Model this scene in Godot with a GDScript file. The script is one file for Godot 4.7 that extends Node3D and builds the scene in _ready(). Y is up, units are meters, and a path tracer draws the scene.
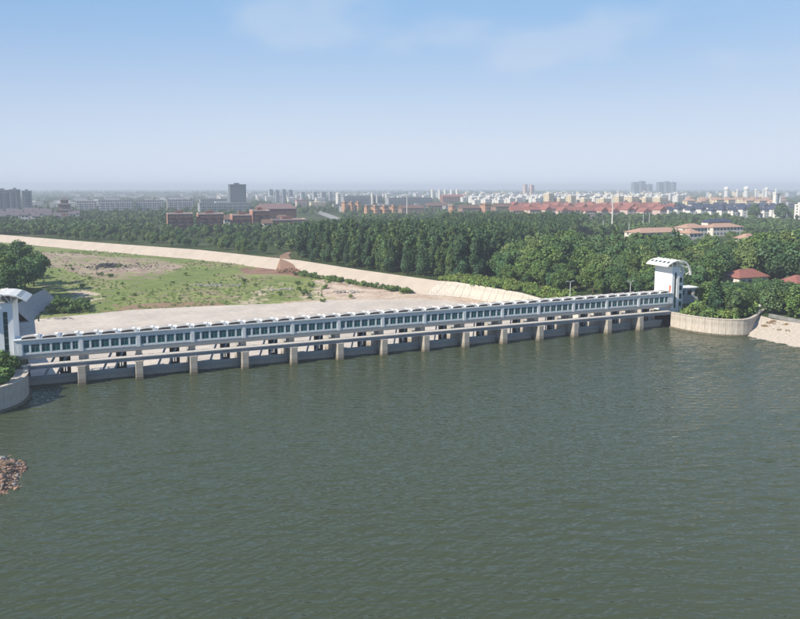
extends Node3D

# The barrage has its own frame: E runs along it to the right, N downstream, O stands at the foot of its first pier.
const TH := 0.37704
const E := Vector3(0.92976, 0, -0.36817)
const N := Vector3(-0.36817, 0, -0.92976)
const O := Vector3(-64.733, 0, -135.245)
const BAY := 10.942
const LAND := 4.0

var rng := RandomNumberGenerator.new()
var names := {}
var M := {}
var footprints: Array[Vector3] = []


class Shape:
	var v := PackedVector3Array()
	var n := PackedVector3Array()
	var c := PackedColorArray()
	var col := Color.WHITE
	var tinted := false

	func tri3(a: Vector3, b: Vector3, d: Vector3, na: Vector3, nb: Vector3, nd: Vector3) -> void:
		if (b - a).cross(d - a).dot(na + nb + nd) > 0.0:
			v.append_array(PackedVector3Array([a, d, b]))
			n.append_array(PackedVector3Array([na, nd, nb]))
		else:
			v.append_array(PackedVector3Array([a, b, d]))
			n.append_array(PackedVector3Array([na, nb, nd]))
		c.append_array(PackedColorArray([col, col, col]))

	func tri(a: Vector3, b: Vector3, d: Vector3, hint: Vector3) -> void:
		var f := (b - a).cross(d - a).normalized()
		if f.dot(hint) < 0.0:
			f = -f
		tri3(a, b, d, f, f, f)

	func quad(a: Vector3, b: Vector3, d: Vector3, e: Vector3, hint: Vector3) -> void:
		tri(a, b, d, hint)
		tri(a, d, e, hint)

	func hexa(p: PackedVector3Array) -> void:   # eight corners: four below, four above, both going round the same way
		var mid := Vector3.ZERO
		for q in p:
			mid += q / 8.0
		for f in [[0, 1, 2, 3], [4, 5, 6, 7], [0, 1, 5, 4], [1, 2, 6, 5], [2, 3, 7, 6], [3, 0, 4, 7]]:
			var m: Vector3 = (p[f[0]] + p[f[1]] + p[f[2]] + p[f[3]]) / 4.0
			quad(p[f[0]], p[f[1]], p[f[2]], p[f[3]], m - mid)

	func box(at: Vector3, size: Vector3, turn := Basis.IDENTITY) -> void:
		var h := size / 2.0
		var p := PackedVector3Array()
		for y in [-h.y, h.y]:
			for q in [Vector2(-1, -1), Vector2(1, -1), Vector2(1, 1), Vector2(-1, 1)]:
				p.append(at + turn * Vector3(q.x * h.x, y, q.y * h.z))
		hexa(p)

	func span(x0: float, x1: float, y0: float, y1: float, z0: float, z1: float) -> void:
		box(Vector3((x0 + x1) / 2, (y0 + y1) / 2, (z0 + z1) / 2), Vector3(absf(x1 - x0), absf(y1 - y0), absf(z1 - z0)))

	func beam(a: Vector3, b: Vector3, w: float, h: float) -> void:
		var z := (b - a).normalized()
		var x := Vector3.UP.cross(z)
		x = Vector3.RIGHT if x.length() < 0.01 else x.normalized()
		box((a + b) / 2.0, Vector3(w, h, a.distance_to(b)), Basis(x, z.cross(x), z))

	func tube(a: Vector3, b: Vector3, ra: float, rb: float, sides := 8, capped := true) -> void:
		var z := (b - a).normalized()
		var x := (Vector3.UP if absf(z.y) < 0.9 else Vector3.RIGHT).cross(z).normalized()
		var y := z.cross(x)
		for k in sides:
			var p := x * cos(TAU * k / sides) + y * sin(TAU * k / sides)
			var q := x * cos(TAU * (k + 1) / sides) + y * sin(TAU * (k + 1) / sides)
			tri3(a + p * ra, a + q * ra, b + q * rb, p, q, q)
			tri3(a + p * ra, b + q * rb, b + p * rb, p, q, p)
			if capped:
				tri(b, b + p * rb, b + q * rb, z)
				tri(a, a + p * ra, a + q * ra, -z)

	func extrude(poly: PackedVector2Array, z0: float, z1: float) -> void:   # a polygon across x and y, drawn out along z
		var at := Geometry2D.triangulate_polygon(poly)
		for k in range(0, at.size(), 3):
			for z in [z0, z1]:
				tri(Vector3(poly[at[k]].x, poly[at[k]].y, z), Vector3(poly[at[k + 1]].x, poly[at[k + 1]].y, z), Vector3(poly[at[k + 2]].x, poly[at[k + 2]].y, z), Vector3(0, 0, 1 if z == maxf(z0, z1) else -1))
		var turn := -1.0 if Geometry2D.is_polygon_clockwise(poly) else 1.0
		for k in poly.size():
			var p := poly[k]
			var q := poly[(k + 1) % poly.size()]
			quad(Vector3(p.x, p.y, z0), Vector3(q.x, q.y, z0), Vector3(q.x, q.y, z1), Vector3(p.x, p.y, z1), Vector3(q.y - p.y, p.x - q.x, 0) * turn)

	func along(poly: PackedVector2Array, x0: float, x1: float) -> void:   # a profile across z and y, drawn out along x
		var s := Shape.new()
		s.extrude(poly, x0, x1)
		for k in range(0, s.v.size(), 3):
			var a := s.v[k]
			var b := s.v[k + 1]
			var d := s.v[k + 2]
			var f := s.n[k]
			tri(Vector3(a.z, a.y, a.x), Vector3(b.z, b.y, b.x), Vector3(d.z, d.y, d.x), Vector3(f.z, f.y, f.x))

	func ball(at: Vector3, r: Vector3, rings := 8, sides := 14, from := -1.0) -> void:
		for i in rings:
			for k in sides:
				var p: Array[Vector3] = []
				for q in [[i, k], [i, k + 1], [i + 1, k + 1], [i + 1, k]]:
					var up := lerpf(from * PI / 2, PI / 2, float(q[0]) / rings)
					p.append(Vector3(cos(up) * cos(TAU * q[1] / sides), sin(up), cos(up) * sin(TAU * q[1] / sides)))
				tri3(at + p[0] * r, at + p[1] * r, at + p[2] * r, p[0], p[1], p[2])
				if i < rings - 1:
					tri3(at + p[0] * r, at + p[2] * r, at + p[3] * r, p[0], p[2], p[3])

	func stone(at: Vector3, r: Vector3, g: RandomNumberGenerator) -> void:
		var t := (1.0 + sqrt(5.0)) / 2.0
		var p: Array[Vector3] = []
		for q in [Vector3(-1, t, 0), Vector3(1, t, 0), Vector3(-1, -t, 0), Vector3(1, -t, 0), Vector3(0, -1, t), Vector3(0, 1, t), Vector3(0, -1, -t), Vector3(0, 1, -t), Vector3(t, 0, -1), Vector3(t, 0, 1), Vector3(-t, 0, -1), Vector3(-t, 0, 1)]:
			p.append(at + q.normalized() * r * g.randf_range(0.7, 1.2))
		for f in [[0, 11, 5], [0, 5, 1], [0, 1, 7], [0, 7, 10], [0, 10, 11], [1, 5, 9], [5, 11, 4], [11, 10, 2], [10, 7, 6], [7, 1, 8], [3, 9, 4], [3, 4, 2], [3, 2, 6], [3, 6, 8], [3, 8, 9], [4, 9, 5], [2, 4, 11], [6, 2, 10], [8, 6, 7], [9, 8, 1]]:
			tri(p[f[0]], p[f[1]], p[f[2]], (p[f[0]] + p[f[1]] + p[f[2]]) / 3.0 - at)

	func mesh() -> ArrayMesh:
		var a := []
		a.resize(Mesh.ARRAY_MAX)
		a[Mesh.ARRAY_VERTEX] = v
		a[Mesh.ARRAY_NORMAL] = n
		if tinted:
			a[Mesh.ARRAY_COLOR] = c
		var m := ArrayMesh.new()
		m.add_surface_from_arrays(Mesh.PRIMITIVE_TRIANGLES, a)
		return m


# ---------------------------------------------------------------- naming and placing
func numbered(called: String) -> String:
	names[called] = names.get(called, -1) + 1
	return called if names[called] == 0 else "%s_%03d" % [called, names[called]]


func tag(o: Node, label: String, category: String, group := "", kind := "") -> void:
	if label:
		o.set_meta("label", label)
	if category:
		o.set_meta("category", category)
	if group:
		o.set_meta("group", group)
	if kind:
		o.set_meta("kind", kind)


func thing(called: String, label: String, category: String, at := Vector3.ZERO, turn := 0.0, group := "") -> Node3D:
	var o := Node3D.new()
	o.name = numbered(called)
	add_child(o)
	o.position = at
	o.rotation.y = turn
	tag(o, label, category, group)
	return o


func part(called: String, m: Mesh, material: Material, parent: Node, kind := "") -> MeshInstance3D:
	var o := MeshInstance3D.new()
	o.name = numbered(called) if parent == self else called
	o.mesh = m
	o.material_override = material
	parent.add_child(o, true)
	if kind:
		o.set_meta("kind", kind)
	return o


func struct(called: String, m: Mesh, material: Material) -> MeshInstance3D:
	return part(called, m, material, self, "structure")


func again(o: Node3D, at: Vector3, turn: float, label := "", group := "") -> Node3D:
	var r: Node3D = o.duplicate()
	r.name = numbered(str(o.get_meta("base", o.name)))
	add_child(r)
	r.position = at
	r.rotation.y = turn
	tag(r, label, "", group)
	return r


func dam(s: float, y: float, t: float) -> Vector3:
	return O + E * s + N * t + Vector3(0, y, 0)


func frame_of(p: Vector3) -> Vector2:
	return Vector2((p - O).dot(E), (p - O).dot(N))


# ---------------------------------------------------------------- materials
func noise_picture(size: int, freq: float, octaves: int, from: float, to: float, number: int, stretch := 1.0) -> ImageTexture:
	var f := FastNoiseLite.new()
	f.seed = number
	f.frequency = freq
	f.fractal_octaves = octaves
	var im := f.get_seamless_image(size, size)
	im.convert(Image.FORMAT_L8)
	if stretch != 1.0:   # long in one direction: squeeze it and tile it
		var thin := im.duplicate() as Image
		thin.resize(int(size / stretch), size, Image.INTERPOLATE_LANCZOS)
		for k in int(stretch):
			im.blit_rect(thin, Rect2i(0, 0, thin.get_width(), size), Vector2i(k * thin.get_width(), 0))
	var raw := im.get_data()
	for k in raw.size():
		raw[k] = int(255.0 * lerpf(from, to, raw[k] / 255.0))
	return ImageTexture.create_from_image(Image.create_from_data(size, size, false, Image.FORMAT_L8, raw))


func mat(called: String, c: Color, rough := 0.85, picture: Texture2D = null, metres := 4.0, specular := 0.4) -> StandardMaterial3D:
	var m := StandardMaterial3D.new()
	m.resource_name = called
	m.albedo_color = c.linear_to_srgb()
	m.roughness = rough
	m.metallic_specular = specular
	if picture:
		m.albedo_texture = picture
		m.uv1_triplanar = true
		m.uv1_world_triplanar = true
		m.uv1_scale = Vector3.ONE / metres
	M[called] = m
	return m


func second_scale(m: StandardMaterial3D, metres: float) -> void:
	m.detail_uv_layer = BaseMaterial3D.DETAIL_UV_2
	m.uv2_triplanar = true
	m.uv2_world_triplanar = true
	m.uv2_scale = Vector3.ONE / metres


func leaf_mat(called: String) -> StandardMaterial3D:
	var m := mat(called, Color.WHITE, 0.75, null, 1.0, 0.25)
	m.vertex_color_use_as_albedo = true
	m.backlight_enabled = true
	m.backlight = Color(0.3, 0.34, 0.12)
	m.cull_mode = BaseMaterial3D.CULL_DISABLED
	return m


func make_materials() -> void:
	var fine := noise_picture(256, 0.03, 5, 0.80, 1.0, 3)
	var blotch := noise_picture(256, 0.015, 5, 0.66, 1.0, 5)
	var streak := noise_picture(256, 0.02, 4, 0.70, 1.0, 9, 8.0)
	var faint := noise_picture(256, 0.02, 5, 0.90, 1.0, 15)
	var soft_streak := noise_picture(256, 0.018, 5, 0.84, 1.0, 10, 4.0)
	var rough := noise_picture(256, 0.05, 5, 0.55, 1.0, 12)
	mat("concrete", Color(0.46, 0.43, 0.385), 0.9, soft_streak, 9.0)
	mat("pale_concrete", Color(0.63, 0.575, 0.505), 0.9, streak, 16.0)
	mat("grey_concrete", Color(0.30, 0.31, 0.31), 0.9, blotch, 12.0)
	mat("bank_concrete", Color(0.36, 0.365, 0.37), 0.95, fine, 9.0)
	mat("deck", Color(0.27, 0.30, 0.345), 0.85, fine, 5.0)
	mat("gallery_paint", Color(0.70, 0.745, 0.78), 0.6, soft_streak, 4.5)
	mat("deck_top", Color(0.58, 0.56, 0.53), 0.9, fine, 5.0)
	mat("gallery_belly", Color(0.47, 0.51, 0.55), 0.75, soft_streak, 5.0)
	mat("pier_concrete", Color(0.50, 0.465, 0.41), 0.9, streak, 3.2)
	mat("pier_stain", Color(0.36, 0.325, 0.275), 0.9, streak, 2.6)
	mat("pier_foot", Color(0.20, 0.18, 0.135), 0.85, streak, 3.0)
	mat("gallery_frame", Color(0.16, 0.27, 0.31), 0.5)
	mat("red_paint", Color(0.42, 0.12, 0.07), 0.6)
	mat("white_paint", Color(0.80, 0.80, 0.78), 0.55, fine, 6.0)
	mat("tower_paint", Color(0.74, 0.77, 0.79), 0.6)
	mat("rust_red", Color(0.20, 0.09, 0.07), 0.8, rough, 1.3)
	mat("louvre_brown", Color(0.36, 0.25, 0.22), 0.7, rough, 2.0)
	mat("hood_slat", Color(0.68, 0.63, 0.60), 0.75, rough, 1.6)
	mat("dark_steel", Color(0.055, 0.05, 0.048), 0.6, rough, 2.0)
	mat("gate_steel", Color(0.46, 0.51, 0.54), 0.55, streak, 5.0)
	mat("arm_steel", Color(0.33, 0.41, 0.48), 0.5)
	mat("galvanised", Color(0.55, 0.56, 0.57), 0.5)
	mat("dark_glass", Color(0.02, 0.055, 0.06), 0.12, null, 1.0, 0.5)
	mat("far_window", Color(0.06, 0.08, 0.11), 0.35, null, 1.0, 0.5)
	mat("bark", Color(0.12, 0.09, 0.065), 0.95)
	mat("stone", Color(0.46, 0.31, 0.235), 0.9, rough, 0.9)
	mat("brown_stone", Color(0.30, 0.22, 0.16), 0.9, rough, 0.9)
	mat("pale_stone", Color(0.46, 0.44, 0.41), 0.9, rough, 0.9)
	mat("dark_stone", Color(0.085, 0.085, 0.09), 0.9, rough, 0.9)
	mat("asphalt", Color(0.30, 0.30, 0.30), 0.9, fine, 5.0)
	leaf_mat("leaf")
	var pane := mat("gallery_glass", Color(0.010, 0.095, 0.115), 0.08, null, 1.0, 0.5)
	pane.transparency = BaseMaterial3D.TRANSPARENCY_ALPHA
	pane.albedo_color.a = 0.78
	var clear_pane := mat("gallery_clear_glass", Color(0.03, 0.11, 0.12), 0.08, null, 1.0, 0.5)
	clear_pane.transparency = BaseMaterial3D.TRANSPARENCY_ALPHA
	clear_pane.albedo_color.a = 0.4
	var blind_pane := mat("gallery_blind_glass", Color(0.05, 0.15, 0.17), 0.12, null, 1.0, 0.5)
	blind_pane.transparency = BaseMaterial3D.TRANSPARENCY_ALPHA
	blind_pane.albedo_color.a = 0.85
	var bed := mat("bed_soil", Color.WHITE, 0.95, fine, 14.0, 0.2)
	bed.vertex_color_use_as_albedo = true
	var apron := mat("apron_concrete", Color(0.58, 0.525, 0.465), 0.95, faint, 75.0, 0.2)
	apron.detail_enabled = true
	apron.detail_albedo = faint
	apron.detail_blend_mode = BaseMaterial3D.BLEND_MODE_MUL
	second_scale(apron, 13.0)
	mat("levee_concrete", Color(0.445, 0.39, 0.335), 0.95, faint, 40.0, 0.2)
	mat("earth", Color(0.42, 0.27, 0.195), 0.95, rough, 10.0, 0.2)
	mat("beach_sand", Color(0.50, 0.45, 0.395), 0.95, fine, 6.0, 0.2)
	# fields and scrub of the far plain: a small map of greens and a few straw-coloured patches
	var ramp := Gradient.new()
	ramp.offsets = PackedFloat32Array([0.0, 0.4, 0.55, 0.72, 1.0])
	ramp.colors = PackedColorArray([Color(0.035, 0.06, 0.026).linear_to_srgb(), Color(0.06, 0.095, 0.035).linear_to_srgb(), Color(0.085, 0.125, 0.045).linear_to_srgb(), Color(0.11, 0.14, 0.06).linear_to_srgb(), Color(0.20, 0.18, 0.12).linear_to_srgb()])
	var f := FastNoiseLite.new()
	f.seed = 21
	f.frequency = 0.02
	f.fractal_octaves = 5
	var im := f.get_seamless_image(512, 512)
	im.convert(Image.FORMAT_RGB8)
	for y in 512:
		for x in 512:
			im.set_pixel(x, y, ramp.sample(im.get_pixel(x, y).r))
	var land := mat("land_grass", Color.WHITE, 0.95, ImageTexture.create_from_image(im), 520.0, 0.2)
	land.detail_enabled = true
	land.detail_albedo = rough
	land.detail_blend_mode = BaseMaterial3D.BLEND_MODE_MUL
	second_scale(land, 23.0)
	# paints of the far town; the lit brick has sunlight put into its colour
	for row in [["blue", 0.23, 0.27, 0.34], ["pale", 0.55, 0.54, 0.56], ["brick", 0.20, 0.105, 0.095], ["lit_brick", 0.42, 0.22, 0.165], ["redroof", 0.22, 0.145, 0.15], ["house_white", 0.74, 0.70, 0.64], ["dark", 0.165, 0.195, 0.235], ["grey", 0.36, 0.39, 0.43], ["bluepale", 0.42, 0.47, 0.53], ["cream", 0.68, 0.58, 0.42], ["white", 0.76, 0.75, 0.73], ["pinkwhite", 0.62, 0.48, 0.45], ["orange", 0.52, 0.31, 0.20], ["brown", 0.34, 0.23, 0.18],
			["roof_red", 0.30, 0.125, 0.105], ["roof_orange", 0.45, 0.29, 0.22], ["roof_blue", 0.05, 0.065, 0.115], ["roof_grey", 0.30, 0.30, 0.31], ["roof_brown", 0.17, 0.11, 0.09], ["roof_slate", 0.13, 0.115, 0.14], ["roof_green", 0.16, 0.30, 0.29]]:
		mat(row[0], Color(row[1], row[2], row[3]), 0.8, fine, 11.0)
	# ripples of the water, as a map of slopes that repeats without a seam
	var size := 384
	var hx := PackedFloat32Array()
	hx.resize(size * size)
	var hz := hx.duplicate()
	rng.seed = 77
	for k in 34:
		var kx := 0
		var kz := 0
		var big := rng.randf_range(9, 46)
		var lean := rng.randfn(0.06, 0.42)
		kx = roundi(big * sin(lean))
		kz = roundi(big * cos(lean))
		var a := 0.055 / pow(big / 9.0, 0.25)
		var off := rng.randf() * TAU
		var sz := PackedFloat32Array()
		var cz := PackedFloat32Array()
		for z in size:
			sz.append(sin(TAU * kz * z / size + off))
			cz.append(cos(TAU * kz * z / size + off))
		for x in size:
			var sx := sin(TAU * kx * x / size) * a
			var cx := cos(TAU * kx * x / size) * a
			var ux := kx / big
			var uz := kz / big
			for z in size:
				var slope := cx * cz[z] - sx * sz[z]
				hx[z * size + x] += slope * ux
				hz[z * size + x] += slope * uz
	var raw := PackedByteArray()
	raw.resize(size * size * 3)
	for k in size * size:
		var q := Vector3(-hx[k], hz[k], 1.0).normalized()
		raw[k * 3] = int(127.5 + 127.5 * q.x)
		raw[k * 3 + 1] = int(127.5 + 127.5 * q.y)
		raw[k * 3 + 2] = int(127.5 + 127.5 * q.z)
	var water := mat("water", Color(0.046, 0.059, 0.034), 0.08, null, 1.0, 0.33)
	water.uv1_triplanar = true
	water.uv1_world_triplanar = true
	water.uv1_scale = Vector3.ONE / 19.0
	water.normal_enabled = true
	water.normal_texture = ImageTexture.create_from_image(Image.create_from_data(size, size, false, Image.FORMAT_RGB8, raw))
	water.normal_scale = 0.95


func make_sky() -> Sky:
	var w := 1024
	var h := 512
	var wisps := FastNoiseLite.new()
	wisps.seed = 4
	wisps.frequency = 1.4
	wisps.fractal_octaves = 5
	var veil := FastNoiseLite.new()
	veil.seed = 8
	veil.frequency = 0.8
	veil.fractal_octaves = 3
	var raw := PackedFloat32Array()
	raw.resize(w * h * 3)
	var sun := sun_from()
	for j in h:
		var up := PI / 2 - PI * (j + 0.5) / h
		for i in w:
			var az := TAU * ((i + 0.5) / w - 0.5)
			var d := Vector3(sin(az) * cos(up), sin(up), -cos(az) * cos(up))
			var e := maxf(d.y, 0.0)
			var side := 0.5 + 0.5 * (Vector2(d.x, d.z).normalized().dot(Vector2(sun.x, sun.z).normalized()))   # 1 towards the sun's side
			var low := Vector3(0.305, 0.39, 0.53).lerp(Vector3(0.475, 0.53, 0.61), smoothstep(0.0, 0.75, side))
			var mid := Vector3(0.086, 0.215, 0.425).lerp(Vector3(0.20, 0.345, 0.55), smoothstep(0.0, 0.8, side))
			var top := Vector3(0.042, 0.125, 0.32)
			var c := low.lerp(mid, 1.0 - pow(1.0 - smoothstep(0.0, 0.32, e), 1.35)).lerp(top, smoothstep(0.25, 1.0, e))
			c += Vector3(0.45, 0.41, 0.35) * pow(maxf(d.dot(sun), 0.0), 18.0) * 0.9
			if d.y > 0.0:
				var p := d * Vector3(1.0, 2.6, 1.0)
				var cover := smoothstep(0.06, 0.5, wisps.get_noise_3d(p.x * 2.4, p.y * 2.0, p.z * 1.7) + 0.25 * veil.get_noise_3d(p.x, p.y, p.z)) * smoothstep(0.03, 0.16, d.y)
				c = c.lerp(Vector3(0.43, 0.49, 0.58), cover * 0.36)
			else:
				c = Vector3(0.16, 0.18, 0.16)
			var at := (j * w + i) * 3
			raw[at] = c.x
			raw[at + 1] = c.y
			raw[at + 2] = c.z
	var m := PanoramaSkyMaterial.new()
	m.panorama = ImageTexture.create_from_image(Image.create_from_data(w, h, false, Image.FORMAT_RGBF, raw.to_byte_array()))
	var s := Sky.new()
	s.sky_material = m
	return s


func sun_from() -> Vector3:
	var up := deg_to_rad(40.0)
	return (Vector3(-0.83, 0, 0.56).normalized() * cos(up) + Vector3(0, sin(up), 0)).normalized()


func _ready() -> void:
	rng.seed = 1
	# camera: a drone about forty metres above the water, tipped down a little
	var cam := Camera3D.new()
	cam.name = "camera"
	add_child(cam)
	cam.position = Vector3(0, 40, 0)
	cam.rotation.x = -0.1004
	cam.near = 0.5
	cam.far = 40000.0
	cam.projection = Camera3D.PROJECTION_FRUSTUM
	cam.size = 0.5 * 619.0 / 680.0
	cam.frustum_offset = Vector2(0, -0.5 * 53.5 / 680.0)
	cam.current = true
	var we := WorldEnvironment.new()
	we.name = "world"
	var env := Environment.new()
	env.background_mode = Environment.BG_SKY
	env.sky = make_sky()
	env.tonemap_mode = Environment.TONE_MAPPER_LINEAR
	env.tonemap_exposure = 1.5
	env.sdfgi_enabled = true
	env.ssao_enabled = true
	env.ssil_enabled = true
	env.fog_enabled = true
	env.fog_density = 0.00030
	env.fog_light_color = Color(0.90, 0.945, 1.0)
	we.environment = env
	add_child(we)
	var sun := DirectionalLight3D.new()
	sun.name = "sun"
	sun.light_energy = 1.6
	sun.light_color = Color(1.0, 0.955, 0.88)
	sun.light_angular_distance = 0.5
	sun.shadow_enabled = true
	add_child(sun)
	sun.basis = Basis.looking_at(-sun_from(), Vector3.UP)
	make_materials()
	land_and_water()
	barrage()
	towers()
	abutments()
	make_trees()
	town()
	river_details()
	vegetation()
	furniture()


# ---------------------------------------------------------------- ground, river, water
func sheet(outline: PackedVector3Array) -> Shape:
	var flat := PackedVector2Array()
	for p in outline:
		flat.append(Vector2(p.x, p.z))
	var s := Shape.new()
	var at := Geometry2D.triangulate_polygon(flat)
	for k in range(0, at.size(), 3):
		s.tri(outline[at[k]], outline[at[k + 1]], outline[at[k + 2]], Vector3.UP)
	return s


func levee_line() -> PackedVector3Array:
	var p := PackedVector3Array()
	for q in [[-2000, -1690], [-640, -752], [-307, -521], [-196, -444], [-116, -393], [-67, -350], [-50, -336], [-17.5, -297], [15.4, -261]]:
		p.append(Vector3(q[0], LAND, q[1]))
	return p


func river_wall_line() -> PackedVector3Array:
	return PackedVector3Array([Vector3(15.4, LAND, -261), Vector3(20.5, LAND, -257), Vector3(29.3, LAND, -246.5), Vector3(41, LAND, -230), dam(133, LAND, 30), dam(141, LAND, 15), dam(153.2, LAND, 7)])


func abutment_line(right: bool) -> PackedVector2Array:
	if right:
		return PackedVector2Array([Vector2(153.2, 0.4), Vector2(153.4, -3), Vector2(154.2, -6.6), Vector2(155.6, -9.8), Vector2(157.6, -12.6), Vector2(160.2, -14.6), Vector2(163.2, -15.6), Vector2(166.2, -15.2), Vector2(169.2, -13.8), Vector2(172.2, -12.1), Vector2(175.2, -10.3), Vector2(178.2, -8.6), Vector2(183, -5.9), Vector2(188.5, -3.0)])
	return PackedVector2Array([Vector2(-9.9, 0.4), Vector2(-9.3, -2.4), Vector2(-9.1, -5.2), Vector2(-9.4, -8), Vector2(-10.2, -10.6), Vector2(-12.0, -13.0), Vector2(-14.6, -14.6), Vector2(-17.6, -15.6), Vector2(-21, -16.2), Vector2(-25, -16.6)])


func slope(line: PackedVector3Array, run: float, bottom: float, left_of: bool) -> Shape:
	# a bank that falls from the line to the bottom on the line's right (or left) side
	var out := PackedVector3Array()
	for k in line.size():
		var d := Vector3.ZERO
		if k > 0:
			d += (line[k] - line[k - 1]).normalized()
		if k < line.size() - 1:
			d += (line[k + 1] - line[k]).normalized()
		d = d.normalized()
		var side := d.cross(Vector3.UP) * (-1.0 if left_of else 1.0)
		out.append(Vector3(line[k].x, bottom, line[k].z) + side * run)
	var s := Shape.new()
	for k in line.size() - 1:
		s.quad(line[k], line[k + 1], out[k + 1], out[k], Vector3.UP)
	return s


func inside(p: Vector2, poly: PackedVector2Array) -> bool:
	return Geometry2D.is_point_in_polygon(p, poly)


func land_and_water() -> void:
	# the plain to the horizon, cut along the river's levee, the wall below the barrage, the right abutment and the beach
	var far := PackedVector3Array()
	far.append_array(levee_line())
	var rw := river_wall_line()
	rw.remove_at(0)
	far.append_array(rw)
	for q in abutment_line(true).slice(0, 11):
		far.append(dam(q.x + 0.2, LAND, q.y + 0.5))
	for q in [[174.3, -15], [176, -31], [178, -60], [186, -160], [260, -420]]:
		far.append(dam(q[0], LAND, q[1]))
	far.append(Vector3(3000, LAND, 900))
	far.append(Vector3(14000, LAND, 900))
	far.append(Vector3(14000, LAND, -14000))
	far.append(Vector3(-14000, LAND, -14000))
	far.append(Vector3(-14000, LAND, -9950))
	struct("plain", sheet(far).mesh(), M.land_grass)
	# the near left bank
	var left := PackedVector3Array()
	for q in abutment_line(false):
		left.append(dam(q.x - 0.2, LAND + 0.3, q.y + 0.5))
	left.append(Vector3(-150, LAND + 0.3, -102))
	left.append(Vector3(-1600, LAND + 0.3, -90))
	var lb := left_bank_line()
	lb.reverse()
	left.append_array(lb)
	struct("left_bank", sheet(left).mesh(), M.land_grass)
	struct("bank_wall", slope(left_bank_line().slice(0, 4), 0.5, -0.9, false).mesh(), M.grey_concrete)
	struct("bank_revetment", slope(left_bank_line().slice(3), 4.6, -0.9, false).mesh(), M.bank_concrete)
	struct("levee", slope(levee_line(), 8.0, -0.6, false).mesh(), M.levee_concrete)
	# retaining wall below the barrage, in panels with recessed joints
	var wall := thing("river_wall", "pale concrete retaining wall with vertical streaks on the right bank below the gates", "retaining wall")
	var line := river_wall_line()
	for k in line.size() - 1:
		var a := line[k]
		var b := line[k + 1]
		var steps := maxi(1, roundi(a.distance_to(b) / 3.4))
		var side := (b - a).normalized().cross(Vector3.UP)
		for j in steps:
			var p := a.lerp(b, (j + 0.015) / steps)
			var q := a.lerp(b, (j + 0.985) / steps)
			var batter := [lerpf(8.0, 2.6, clampf(p.distance_to(line[0]) / 15.0, 0, 1)), lerpf(8.0, 2.6, clampf(q.distance_to(line[0]) / 15.0, 0, 1))]
			var first := Vector3(-0.738, 0, 0.674)
			var sp := first.lerp(side, clampf(p.distance_to(line[0]) / 9.0, 0, 1)).normalized()
			var sq := first.lerp(side, clampf(q.distance_to(line[0]) / 9.0, 0, 1)).normalized()
			var rise := [lerpf(0.01, 0.25, clampf(p.distance_to(line[0]) / 6.0, 0, 1)), lerpf(0.01, 0.25, clampf(q.distance_to(line[0]) / 6.0, 0, 1))]
			var s := Shape.new()
			s.hexa(PackedVector3Array([p + sp * batter[0] + Vector3.DOWN * 4.6, q + sq * batter[1] + Vector3.DOWN * 4.6, q - side * 0.5 + Vector3.DOWN * 4.6, p - side * 0.5 + Vector3.DOWN * 4.6, p + side * 0.15 + Vector3.UP * rise[0], q + side * 0.15 + Vector3.UP * rise[1], q - side * 0.5 + Vector3.UP * rise[1], p - side * 0.5 + Vector3.UP * rise[0]]))
			part("wall_panel", s.mesh(), M.pale_concrete, wall)
	river_bed()
	var apron := PackedVector3Array()
	for q in [[-19, 9], [-16, 8], [153, 8], [142, 15], [134, 30], [133, 46], [121, 58], [112, 71], [100, 77], [88, 81], [76, 84], [60, 84], [47, 86], [35, 88], [22, 89], [10, 90], [-2, 87], [-12, 84.5], [-23, 82], [-17, 45]]:
		apron.append(dam(q[0], -0.32, q[1]))
	struct("apron", sheet(apron).mesh(), M.apron_concrete)
	water()
	# ramp of brown earth over the levee
	var a := Vector3(-53, 0, -322)
	var s := Shape.new()
	var across := Vector3(0.93, 0, 0.1).normalized()
	var rows := [[Vector3(-52, -0.5, -321), 5.6], [Vector3(-54.5, 1.2, -330), 4.2], [Vector3(-56.5, 2.9, -338), 3.4], [Vector3(-59.0, 4.35, -347), 2.6], [Vector3(-61, 4.4, -358), 2.1], [Vector3(-62, 4.05, -380), 1.2]]
	for k in rows.size() - 1:
		var p: Vector3 = rows[k][0]
		var q: Vector3 = rows[k + 1][0]
		var wp: float = rows[k][1]
		var wq: float = rows[k + 1][1]
		s.quad(p - across * wp, p + across * wp, q + across * wq, q - across * wq, Vector3.UP)
		for m in [-1.0, 1.0]:
			s.quad(p + across * wp * m, q + across * wq * m, q + across * (wq + 2.0) * m + Vector3.DOWN * 2.5, p + across * (wp + 2.0) * m + Vector3.DOWN * 2.5, Vector3.UP)
	struct("dirt_ramp", s.mesh(), M.earth)
	# the pale road that runs between the trees towards the town
	var road := Shape.new()
	var pts := [Vector3(-31, 4.05, -622), Vector3(-52, 4.05, -700), Vector3(-76, 4.05, -800), Vector3(-104, 4.05, -930), Vector3(-140, 4.05, -1130)]
	for k in pts.size() - 1:
		road.quad(pts[k] + Vector3(-7, 0, 0), pts[k] + Vector3(7, 0, 0), pts[k + 1] + Vector3(7, 0, 0), pts[k + 1] + Vector3(-7, 0, 0), Vector3.UP)
	struct("road", road.mesh(), M.asphalt)


func left_bank_line() -> PackedVector3Array:
	var p := PackedVector3Array()
	for q in [[-10.6, 8], [-15.5, 30], [-20.5, 58], [-23.4, 80], [-22.8, 90], [-21.5, 102], [-18.9, 118], [-30, 130], [-60, 158], [-120, 190], [-400, 330], [-1500, 700]]:
		p.append(dam(q[0], LAND + 0.3, q[1]))
	return p


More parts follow.
